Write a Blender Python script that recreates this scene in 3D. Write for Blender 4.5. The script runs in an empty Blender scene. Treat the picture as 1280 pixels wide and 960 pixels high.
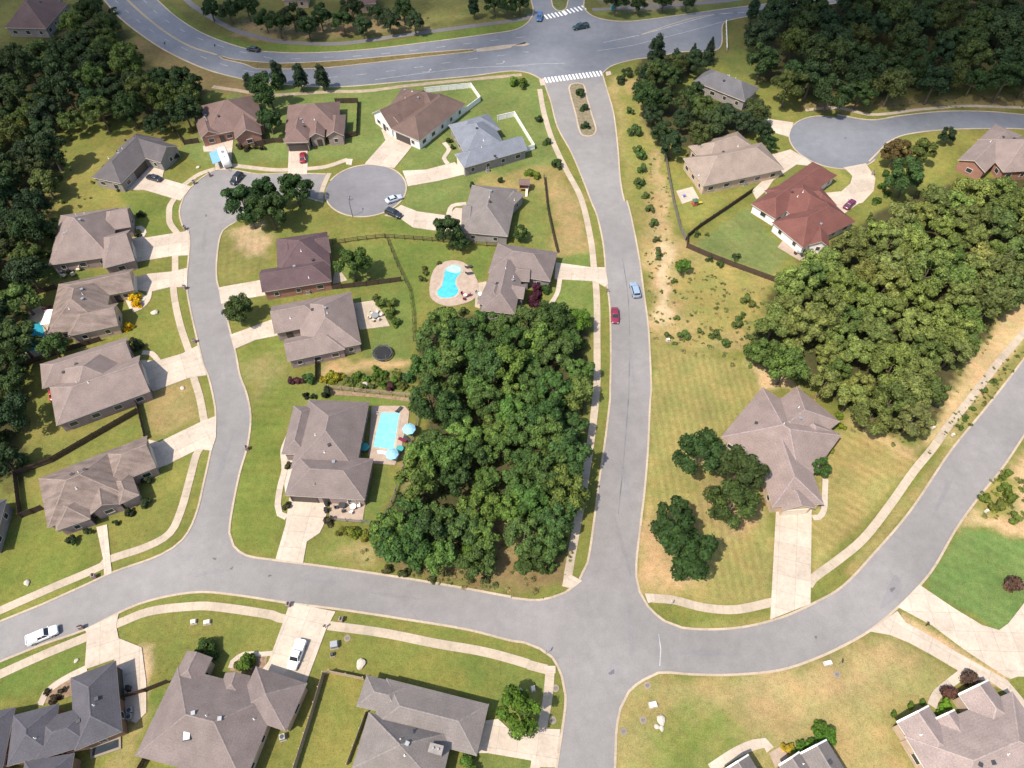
import bpy, bmesh, math, random
import numpy as np
from mathutils import Vector, Matrix

random.seed(7)
RNG = np.random.default_rng(7)
SC = bpy.context.scene
COL = SC.collection
R = math.radians

# ------------------------------------------------------------------ camera and plan geometry
FPX, PITCH, CAMH = 888.0, R(54.0), 125.0
SP, CP = math.sin(PITCH), math.cos(PITCH)

def G(u, v, z=0.0):
    """plan position (metres) of a survey mark read off the aerial photograph, at height z"""
    a = (u - 640.0) / FPX
    b = (v - 480.0) / FPX
    t = (CAMH - z) / (SP + b * CP)
    return (a * t, (CP - b * SP) * t)

SHEET = {}
for r_ in range(4):
    for c_ in range(4):
        SHEET['ABCD'[r_] + str(c_)] = ((0, 320, 640, 940)[c_], (0, 235, 470, 705)[r_])
KS = 340.0 / 1280.0

def P(s):
    """survey marks: sheet names followed by x,y pairs read on that enlarged sheet"""
    out = []
    org, k = (0, 0), 1.0
    for tok in s.split():
        if ',' in tok:
            x, y = tok.split(',')
            out.append((org[0] + float(x) * k, org[1] + float(y) * k))
        elif tok == 'F':
            org, k = (0, 0), 1.0
        else:
            org, k = SHEET[tok], KS
    return out

def W(s, z=0.0):
    return [G(u, v, z) for (u, v) in (P(s) if isinstance(s, str) else s)]

def smooth(pts, step=1.6, closed=False):
    n = len(pts)
    if n < 3:
        return list(pts)
    out = []
    rng = range(n if closed else n - 1)
    for i in rng:
        if closed:
            p0, p1, p2, p3 = (pts[(i + k) % n] for k in (-1, 0, 1, 2))
        else:
            p0, p1, p2, p3 = pts[max(i - 1, 0)], pts[i], pts[i + 1], pts[min(i + 2, n - 1)]
        d = math.dist(p1, p2)
        m = max(1, int(d / step))
        # centripetal-ish: limit tangents so uneven spacing does not overshoot
        d0, d1 = max(math.dist(p0, p1), 1e-3), max(math.dist(p2, p3), 1e-3)
        t1 = [(p2[k] - p0[k]) / (d0 + d if p0 is not p1 else d) * d for k in (0, 1)]
        t2 = [(p3[k] - p1[k]) / (d + d1 if p3 is not p2 else d) * d for k in (0, 1)]
        for j in range(m):
            t = j / m
            h00 = 2 * t**3 - 3 * t**2 + 1; h10 = t**3 - 2 * t**2 + t
            h01 = -2 * t**3 + 3 * t**2; h11 = t**3 - t**2
            out.append(tuple(h00 * p1[k] + h10 * t1[k] + h01 * p2[k] + h11 * t2[k] for k in (0, 1)))
    if not closed:
        out.append(tuple(pts[-1]))
    return out

# ------------------------------------------------------------------ linking helpers
def tag(o, label=None, cat=None, group=None, kind=None):
    if label: o['label'] = label
    if cat: o['category'] = cat
    if group: o['group'] = group
    if kind: o['kind'] = kind
    return o

def link(name, me, parent=None, mats=None, loc=None, rz=None):
    o = bpy.data.objects.new(name, me)
    COL.objects.link(o)
    if parent is not None: o.parent = parent
    if mats is not None and me is not None and not me.materials:
        for m in (mats if isinstance(mats, (list, tuple)) else [mats]):
            me.materials.append(m)
    if loc is not None: o.location = loc
    if rz is not None: o.rotation_euler = (0, 0, rz)
    return o

def empty(name, loc=(0, 0, 0), rz=0.0, label=None, cat=None, group=None):
    o = bpy.data.objects.new(name, None)
    COL.objects.link(o)
    o.empty_display_size = 0.3
    o.location = loc
    o.rotation_euler = (0, 0, rz)
    return tag(o, label, cat, group)

KIDS = {}
def copy_tree(o, parent=None):
    c = o.copy()
    COL.objects.link(c)
    if parent is not None: c.parent = parent
    for ch in list(o.children):
        copy_tree(ch, c)
    return c

class MB:
    """collects polygons, links as one mesh"""
    def __init__(s): s.v = []; s.f = []; s.m = []
    def add(s, vs, fs, mi=0):
        b = len(s.v)
        s.v += [tuple(p) for p in vs]
        for f in fs:
            s.f.append([b + i for i in f]); s.m.append(mi)
        return s
    def box(s, c, d, mi=0, rz=0.0, taper=1.0):
        cx, cy, cz = c; dx, dy, dz = d[0] / 2, d[1] / 2, d[2] / 2
        co, si = math.cos(rz), math.sin(rz)
        vs = []
        for z, k in ((-dz, 1.0), (dz, taper)):
            for x, y in ((-dx, -dy), (dx, -dy), (dx, dy), (-dx, dy)):
                x *= k; y *= k
                vs.append((cx + x * co - y * si, cy + x * si + y * co, cz + z))
        return s.add(vs, [(3, 2, 1, 0), (4, 5, 6, 7), (0, 1, 5, 4), (1, 2, 6, 5), (2, 3, 7, 6), (3, 0, 4, 7)], mi)
    def tube(s, p, q, r0, r1=None, n=8, mi=0, caps=True):
        r1 = r0 if r1 is None else r1
        p, q = Vector(p), Vector(q)
        d = (q - p).normalized()
        a = d.orthogonal().normalized(); b = d.cross(a)
        vs = []
        for c, r in ((p, r0), (q, r1)):
            for i in range(n):
                t = 2 * math.pi * i / n
                vs.append(tuple(c + a * (r * math.cos(t)) + b * (r * math.sin(t))))
        fs = [(i, (i + 1) % n, n + (i + 1) % n, n + i) for i in range(n)]
        if caps: fs += [tuple(range(n - 1, -1, -1)), tuple(range(n, 2 * n))]
        return s.add(vs, fs, mi)
    def loft(s, rings, mi=0, caps=True):
        n = len(rings[0]); vs = [p for r in rings for p in r]; fs = []
        for k in range(len(rings) - 1):
            for i in range(n):
                j = (i + 1) % n
                fs.append((k * n + i, k * n + j, (k + 1) * n + j, (k + 1) * n + i))
        if caps: fs += [tuple(range(n - 1, -1, -1)), tuple(range((len(rings) - 1) * n, len(rings) * n))]
        return s.add(vs, fs, mi)
    def mesh(s, name):
        me = bpy.data.meshes.new(name)
        me.from_pydata(s.v, [], s.f)
        me.polygons.foreach_set('material_index', s.m)
        me.update()
        return me
    def build(s, name, mats, parent=None, loc=None, rz=None, smooth_=False, fix=False):
        me = s.mesh(name)
        if fix:
            bm = bmesh.new(); bm.from_mesh(me)
            bmesh.ops.recalc_face_normals(bm, faces=bm.faces)
            bm.to_mesh(me); bm.free()
        if smooth_:
            me.polygons.foreach_set('use_smooth', [True] * len(me.polygons))
        return link(name, me, parent, mats, loc, rz)

def slab_mesh(name, pts, top, bottom=None):
    """flat sheet at z=top (with sides down to bottom)"""
    bm = bmesh.new()
    vs = [bm.verts.new((x, y, top)) for x, y in pts]
    f = bm.faces.new(vs)
    f.normal_update()
    if f.normal.z < 0: f.normal_flip()
    if bottom is not None:
        lo = [bm.verts.new((x, y, bottom)) for x, y in pts]
        n = len(vs)
        for i in range(n):
            bm.faces.new((vs[i], vs[(i + 1) % n], lo[(i + 1) % n], lo[i]))
        bmesh.ops.recalc_face_normals(bm, faces=bm.faces)
        f.normal_update()
        if f.normal.z < 0:
            bmesh.ops.reverse_faces(bm, faces=bm.faces)
    bmesh.ops.triangulate(bm, faces=[f], ngon_method='EAR_CLIP')
    me = bpy.data.meshes.new(name); bm.to_mesh(me); bm.free()
    # slab grid along the longest edge
    k = max(range(len(pts)), key=lambda i: math.dist(pts[i - 1], pts[i]))
    a, b = pts[k - 1], pts[k]; l = math.dist(a, b) or 1
    ux, uy = (b[0] - a[0]) / l, (b[1] - a[1]) / l
    at = me.attributes.new('slab', 'FLOAT_VECTOR', 'POINT')
    for i, v in enumerate(me.vertices):
        dx, dy = v.co.x - a[0], v.co.y - a[1]
        at.data[i].vector = (dx * ux + dy * uy + .8, -dx * uy + dy * ux + .9, 0)
    return me

def ribbon_mesh(name, pts, w, top, bottom=0.0, closed=False):
    n = len(pts); L, Rr = [], []
    for i in range(n):
        a = pts[i - 1] if (i > 0 or closed) else pts[i]
        b = pts[(i + 1) % n] if (i < n - 1 or closed) else pts[i]
        dx, dy = b[0] - a[0], b[1] - a[1]
        l = math.hypot(dx, dy) or 1
        nx, ny = -dy / l, dx / l
        L.append((pts[i][0] + nx * w / 2, pts[i][1] + ny * w / 2))
        Rr.append((pts[i][0] - nx * w / 2, pts[i][1] - ny * w / 2))
    mb = MB()
    vs = [(x, y, top) for x, y in L] + [(x, y, top) for x, y in Rr] + [(x, y, bottom) for x, y in L] + [(x, y, bottom) for x, y in Rr]
    fs = []
    for i in range(n if closed else n - 1):
        j = (i + 1) % n
        fs += [(n + i, n + j, j, i), (i, j, 2 * n + j, 2 * n + i), (n + j, n + i, 3 * n + i, 3 * n + j)]
    mb.add(vs, fs)
    me = mb.mesh(name)
    at = me.attributes.new('slab', 'FLOAT_VECTOR', 'POINT')
    d = 0.0
    for i in range(n):
        if i: d += math.dist(pts[i - 1], pts[i])
        for r in range(4): at.data[r * n + i].vector = (d + .4, .85, 0)
    return me

# ------------------------------------------------------------------ materials
def mat(name, rough=0.85, spec=0.3):
    m = bpy.data.materials.new(name)
    m.use_nodes = True
    nt = m.node_tree
    b = nt.nodes['Principled BSDF']
    b.inputs['Roughness'].default_value = rough
    b.inputs['Specular IOR Level'].default_value = spec
    return m, nt, b

def N(nt, t, **kw):
    n = nt.nodes.new(t)
    for k, v in kw.items(): setattr(n, k, v)
    return n

def noise(nt, vec, scale, detail=4.0, rough=0.55):
    n = N(nt, 'ShaderNodeTexNoise')
    n.inputs['Scale'].default_value = scale
    n.inputs['Detail'].default_value = detail
    n.inputs['Roughness'].default_value = rough
    if vec is not None: nt.links.new(vec, n.inputs['Vector'])
    return n.outputs['Fac']

def ramp(nt, fac, lo, hi, a=0.3, b=0.7):
    n = N(nt, 'ShaderNodeMapRange')
    n.inputs['From Min'].default_value = a; n.inputs['From Max'].default_value = b
    n.inputs['To Min'].default_value = lo; n.inputs['To Max'].default_value = hi
    nt.links.new(fac, n.inputs['Value'])
    return n.outputs['Result']

def mul(nt, x, y):
    n = N(nt, 'ShaderNodeMath', operation='MULTIPLY')
    for i, k in enumerate((x, y)):
        if isinstance(k, (int, float)): n.inputs[i].default_value = k
        else: nt.links.new(k, n.inputs[i])
    return n.outputs[0]

def mixc(nt, fac, a, b, mode='MIX'):
    n = N(nt, 'ShaderNodeMix', data_type='RGBA', blend_type=mode)
    for i, k in ((0, fac), (6, a), (7, b)):
        if isinstance(k, (int, float)): n.inputs[i].default_value = k
        elif isinstance(k, tuple): n.inputs[i].default_value = (*k, 1) if len(k) == 3 else k
        else: nt.links.new(k, n.inputs[i])
    return n.outputs[2]

def scalec(nt, col, val):
    """colour times a scalar socket"""
    n = N(nt, 'ShaderNodeVectorMath', operation='SCALE')
    if isinstance(col, tuple): n.inputs[0].default_value = col[:3]
    else: nt.links.new(col, n.inputs[0])
    nt.links.new(val, n.inputs['Scale'])
    return n.outputs[0]

def coords(nt, which='Object'):
    return N(nt, 'ShaderNodeTexCoord').outputs[which]

def plain(name, c, rough=0.6, spec=0.4, metal=0.0, var=0.12, scale=3.0):
    m, nt, b = mat(name, rough, spec)
    v = coords(nt)
    f = ramp(nt, noise(nt, v, scale), 1 - var, 1 + var)
    nt.links.new(scalec(nt, c, f), b.inputs['Base Color'])
    b.inputs['Metallic'].default_value = metal
    return m

def position(nt):
    return N(nt, 'ShaderNodeNewGeometry').outputs['Position']

def asphalt(name, c, stain=0.17):
    m, nt, b = mat(name, 0.9, 0.25)
    p = position(nt)
    f = mul(nt, ramp(nt, noise(nt, p, 0.035, 4), 1 - stain, 1 + stain), ramp(nt, noise(nt, p, 0.4, 6, 0.7), 0.90, 1.10))
    f = mul(nt, f, ramp(nt, noise(nt, p, 6.0, 3, 0.7), 0.88, 1.12))
    # thin tar-sealed cracks
    vo = N(nt, 'ShaderNodeTexVoronoi', feature='DISTANCE_TO_EDGE')
    vo.inputs['Scale'].default_value = 0.045
    nz = N(nt, 'ShaderNodeTexNoise'); nz.inputs['Scale'].default_value = 0.25; nz.inputs['Detail'].default_value = 5
    nt.links.new(p, nz.inputs['Vector'])
    dis = N(nt, 'ShaderNodeVectorMath', operation='MULTIPLY_ADD')
    nt.links.new(nz.outputs['Color'], dis.inputs[0]); dis.inputs[1].default_value = (9, 9, 0); nt.links.new(p, dis.inputs[2])
    nt.links.new(dis.outputs[0], vo.inputs['Vector'])
    cr = ramp(nt, vo.outputs['Distance'], 0.93, 1.0, 0.0, 0.006)
    f = mul(nt, f, cr)
    nt.links.new(scalec(nt, c, f), b.inputs['Base Color'])
    return m

def concrete(name, c, joint=1.6):
    m, nt, b = mat(name, 0.85, 0.25)
    p = position(nt)
    f = mul(nt, ramp(nt, noise(nt, p, 0.15, 4), 0.86, 1.1), ramp(nt, noise(nt, p, 1.8, 6, 0.7), 0.88, 1.1))
    # slabs: each its own tone, with tooled joints between
    at = N(nt, 'ShaderNodeAttribute', attribute_name='slab')
    sc_ = N(nt, 'ShaderNodeVectorMath', operation='SCALE'); nt.links.new(at.outputs['Vector'], sc_.inputs[0]); sc_.inputs['Scale'].default_value = 1.0 / joint
    fl = N(nt, 'ShaderNodeVectorMath', operation='FLOOR'); nt.links.new(sc_.outputs[0], fl.inputs[0])
    wn = N(nt, 'ShaderNodeTexWhiteNoise'); nt.links.new(fl.outputs[0], wn.inputs['Vector'])
    f = mul(nt, f, ramp(nt, wn.outputs['Value'], 0.92, 1.06, 0, 1))
    fr = N(nt, 'ShaderNodeVectorMath', operation='FRACTION'); nt.links.new(sc_.outputs[0], fr.inputs[0])
    sx = N(nt, 'ShaderNodeSeparateXYZ'); nt.links.new(fr.outputs[0], sx.inputs[0])
    for k in ('X', 'Y'):
        f = mul(nt, f, ramp(nt, sx.outputs[k], 0.78, 1.0, 0.015, 0.04))
    # dark tyre rub and damp stains
    f = mul(nt, f, ramp(nt, noise(nt, p, 0.7, 5, 0.7), 0.86, 1.0, 0.32, 0.48))
    nt.links.new(scalec(nt, c, f), b.inputs['Base Color'])
    return m

def shingle(name, c, streak=0.0):
    m, nt, b = mat(name, 0.9, 0.2)
    v = coords(nt)
    f = mul(nt, ramp(nt, noise(nt, v, 0.35, 4), 0.86, 1.12), ramp(nt, noise(nt, v, 5.0, 3, 0.8), 0.78, 1.22))
    # courses of shingles
    sx = N(nt, 'ShaderNodeSeparateXYZ'); nt.links.new(v, sx.inputs[0])
    w = N(nt, 'ShaderNodeMath', operation='SINE'); nt.links.new(mul(nt, sx.outputs['Z'], 26.0), w.inputs[0])
    f = mul(nt, f, ramp(nt, w.outputs[0], 0.97, 1.02, -1, 1))
    if streak:
        mp = N(nt, 'ShaderNodeMapping'); mp.inputs['Scale'].default_value = (0.25, 1.1, 0.05)
        nt.links.new(v, mp.inputs['Vector'])
        f = mul(nt, f, ramp(nt, noise(nt, mp.outputs[0], 1.0, 3), 1 - streak, 1.05, 0.35, 0.6))
    tint = mixc(nt, ramp(nt, noise(nt, v, 7.0, 2), 0, 1), tuple(k * 0.9 for k in c), (c[0] * 1.1, c[1] * 1.04, c[2] * 1.0))
    nt.links.new(scalec(nt, tint, f), b.inputs['Base Color'])
    return m

def brick(name, c, c2):
    m, nt, b = mat(name, 0.9, 0.2)
    v = coords(nt)
    col = mixc(nt, ramp(nt, noise(nt, v, 9.0, 2, 0.8), 0, 1, 0.35, 0.65), c, c2)
    f = ramp(nt, noise(nt, v, 0.8, 4), 0.85, 1.12)
    nt.links.new(scalec(nt, col, f), b.inputs['Base Color'])
    return m

M = {}
M['asphalt'] = asphalt('street_asphalt', (0.215, 0.203, 0.199))
M['asphalt_top'] = asphalt('avenue_asphalt', (0.165, 0.172, 0.190))
M['asphalt_circle'] = asphalt('circle_asphalt', (0.17, 0.165, 0.175))
M['path'] = asphalt('path_asphalt', (0.16, 0.15, 0.15))
M['concrete'] = concrete('pale_concrete', (0.48, 0.40, 0.325), 3.2)
M['sidewalk'] = concrete('sidewalk_concrete', (0.42, 0.345, 0.265), 1.7)
M['kerb'] = concrete('kerb_concrete', (0.41, 0.33, 0.25), 3.0)
M['paver'] = brick('patio_pavers', (0.40, 0.315, 0.25), (0.33, 0.25, 0.20))
M['paint_white'] = plain('road_paint_white', (0.75, 0.74, 0.72), 0.7, 0.3, var=0.2, scale=1.5)
M['paint_yellow'] = plain('road_paint_yellow', (0.50, 0.36, 0.17), 0.7, 0.3, var=0.2, scale=1.5)
M['paint_faint'] = plain('road_paint_worn', (0.36, 0.35, 0.36), 0.8, 0.3, var=0.3, scale=0.8)
M['seam'] = plain('tar_seam', (0.15, 0.145, 0.155), 0.8, 0.3, var=0.3, scale=0.3)
M['white'] = plain('white_paint', (0.78, 0.76, 0.72), 0.5)
M['cream'] = plain('cream_trim', (0.62, 0.54, 0.44), 0.6)
M['black'] = plain('black_rubber', (0.02, 0.02, 0.022), 0.8, 0.3)
M['dark_metal'] = plain('dark_metal', (0.04, 0.04, 0.045), 0.5, 0.5)
M['grey_metal'] = plain('grey_metal', (0.35, 0.36, 0.37), 0.4, 0.5, 0.5)
M['mulch'] = plain('garden_mulch', (.24, .165, .11), .95, .1, var=.3, scale=1.5)
M['fence_wood'] = plain('weathered_fence_wood', (0.075, 0.052, 0.038), 0.9, 0.2, var=0.3)
M['fence_pale'] = plain('pale_fence_wood', (0.34, 0.26, 0.19), 0.9, 0.2, var=0.25)
M['fence_grey'] = plain('grey_fence_wood', (0.17, 0.15, 0.135), 0.9, 0.2, var=0.25)
M['stone'] = brick('field_stone', (0.40, 0.36, 0.31), (0.55, 0.48, 0.40))
M['bark'] = brick('tree_bark', (0.09, 0.07, 0.05), (0.14, 0.11, 0.08))
M['trim_dark'] = plain('dark_frame', (0.06, 0.05, 0.045), 0.5)
M['turquoise'] = plain('turquoise_canvas', (0.26, 0.50, 0.66), 0.8, 0.2)
M['teal'] = plain('teal_canvas', (0.06, 0.30, 0.30), 0.8, 0.2)
M['blue_tarp'] = plain('blue_awning', (0.16, 0.33, 0.62), 0.7, 0.3)
M['plum'] = plain('plum_fabric', (0.16, 0.02, 0.05), 0.8, 0.2)
M['green_box'] = plain('green_box_paint', (0.06, 0.13, 0.08), 0.5)
m_, nt_, b_ = mat('window_glass', 0.08, 0.6); b_.inputs['Base Color'].default_value = (0.03, 0.04, 0.05, 1); M['glass'] = m_
m_, nt_, b_ = mat('car_glass', 0.06, 0.6); b_.inputs['Base Color'].default_value = (0.02, 0.025, 0.03, 1); M['car_glass'] = m_
m_, nt_, b_ = mat('lamp_lens', 0.15, 0.6); b_.inputs['Base Color'].default_value = (0.7, 0.7, 0.68, 1); M['lens'] = m_
m_, nt_, b_ = mat('tail_lens', 0.2, 0.6); b_.inputs['Base Color'].default_value = (0.35, 0.01, 0.01, 1); M['tail'] = m_

def car_paint(name, c):
    m, nt, b = mat(name, 0.28, 0.6)
    b.inputs['Base Color'].default_value = (*c, 1)
    b.inputs['Coat Weight'].default_value = 0.6
    b.inputs['Coat Roughness'].default_value = 0.08
    return m

# leaves: the hue is each plant's own colour (object colour), varied leaf by leaf and clump by clump
m_, nt_, b_ = mat('leaves', 0.7, 0.25)
oi = N(nt_, 'ShaderNodeObjectInfo')
ge = N(nt_, 'ShaderNodeNewGeometry')
v_ = coords(nt_)
f_ = mul(nt_, ramp(nt_, ge.outputs['Random Per Island'], 0.66, 1.34, 0, 1), ramp(nt_, noise(nt_, v_, 0.55, 3), 0.7, 1.35, 0.35, 0.65))
f_ = mul(nt_, f_, ramp(nt_, oi.outputs['Random'], 0.84, 1.18, 0, 1))
c_ = mixc(nt_, ramp(nt_, noise(nt_, v_, 1.7, 2), 0, 1, 0.4, 0.7), oi.outputs['Color'], mixc(nt_, 1.0, oi.outputs['Color'], (1.22, 1.12, 0.80), 'MULTIPLY'))
c_ = scalec(nt_, c_, f_)
nt_.links.new(c_, b_.inputs['Base Color'])
tr_ = N(nt_, 'ShaderNodeBsdfTranslucent'); nt_.links.new(c_, tr_.inputs['Color'])
mx_ = N(nt_, 'ShaderNodeMixShader'); mx_.inputs[0].default_value = 0.30
nt_.links.new(b_.outputs[0], mx_.inputs[1]); nt_.links.new(tr_.outputs[0], mx_.inputs[2])
nt_.links.new(mx_.outputs[0], nt_.nodes['Material Output'].inputs['Surface'])
M['leaf'] = m_

# the same leaves where many plants are one mass: each plant's hue is stored with it
M['leaf_mass'] = M['leaf'].copy(); M['leaf_mass'].name = 'leaves_of_a_mass'
nt2 = M['leaf_mass'].node_tree
oi2 = [n for n in nt2.nodes if n.type == 'OBJECT_INFO'][0]
at2 = N(nt2, 'ShaderNodeAttribute', attribute_name='hue')
for l in list(nt2.links):
    if l.from_node == oi2 and l.from_socket.name == 'Color':
        s_ = l.to_socket; nt2.links.remove(l); nt2.links.new(at2.outputs['Color'], s_)

# pool water over a painted shell
def water_mat(name, c):
    m, nt, b = mat(name, 0.06, 0.5)
    p = position(nt)
    f = ramp(nt, noise(nt, p, 0.9, 4, 0.6), 0.82, 1.18)
    nt.links.new(scalec(nt, c, f), b.inputs['Base Color'])
    bp = N(nt, 'ShaderNodeBump'); bp.inputs['Strength'].default_value = 0.15; bp.inputs['Distance'].default_value = 0.05
    nt.links.new(noise(nt, p, 2.5, 3), bp.inputs['Height']); nt.links.new(bp.outputs[0], b.inputs['Normal'])
    return m
M['pool_light'] = water_mat('pool_water_pale', (0.20, 0.55, 0.68))
M['pool_mid'] = water_mat('pool_water_blue', (0.07, 0.42, 0.57))
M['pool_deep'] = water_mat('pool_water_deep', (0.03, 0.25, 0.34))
M['pool_shallow'] = water_mat('pool_water_shallow', (0.36, 0.66, 0.70))
# ------------------------------------------------------------------ woods and ground cover outlines (survey marks)
WOOD_MID = P('F 530,402 548,392 600,392 640,396 690,392 722,388 734,420 734,480 727,540 714,600 709,650 700,688 662,690 640,648 618,640 608,692 592,712 545,704 482,706 460,676 490,625 518,590 532,540 528,500 526,440')
WOOD_RIGHT = P('F 938,420 960,385 985,345 1040,300 1090,268 1130,250 1200,228 1290,218 1400,200 1400,340 1290,375 1250,385 1235,420 1198,455 1185,500 1145,542 1105,545 1062,508 1010,480 945,460')
WOOD_TOP = P('F 930,60 950,15 1010,-12 1100,-28 1300,-40 1400,-30 1400,110 1280,108 1200,112 1120,120 1010,122 962,104 945,95')
WOOD_HOUSE = P('F 798,72 850,66 893,72 870,86 838,104 850,118 900,128 958,128 968,160 900,178 860,185 822,180 800,150')
WOOD_LEFT = P('F -120,60 0,62 50,62 70,30 120,-5 150,25 158,60 205,88 262,108 246,146 205,158 160,148 120,152 98,140 72,170 76,225 60,300 50,350 34,400 20,432 -120,440')
WOOD_WEST = P('F -120,440 20,436 30,470 30,510 42,560 30,604 -120,612')

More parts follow.
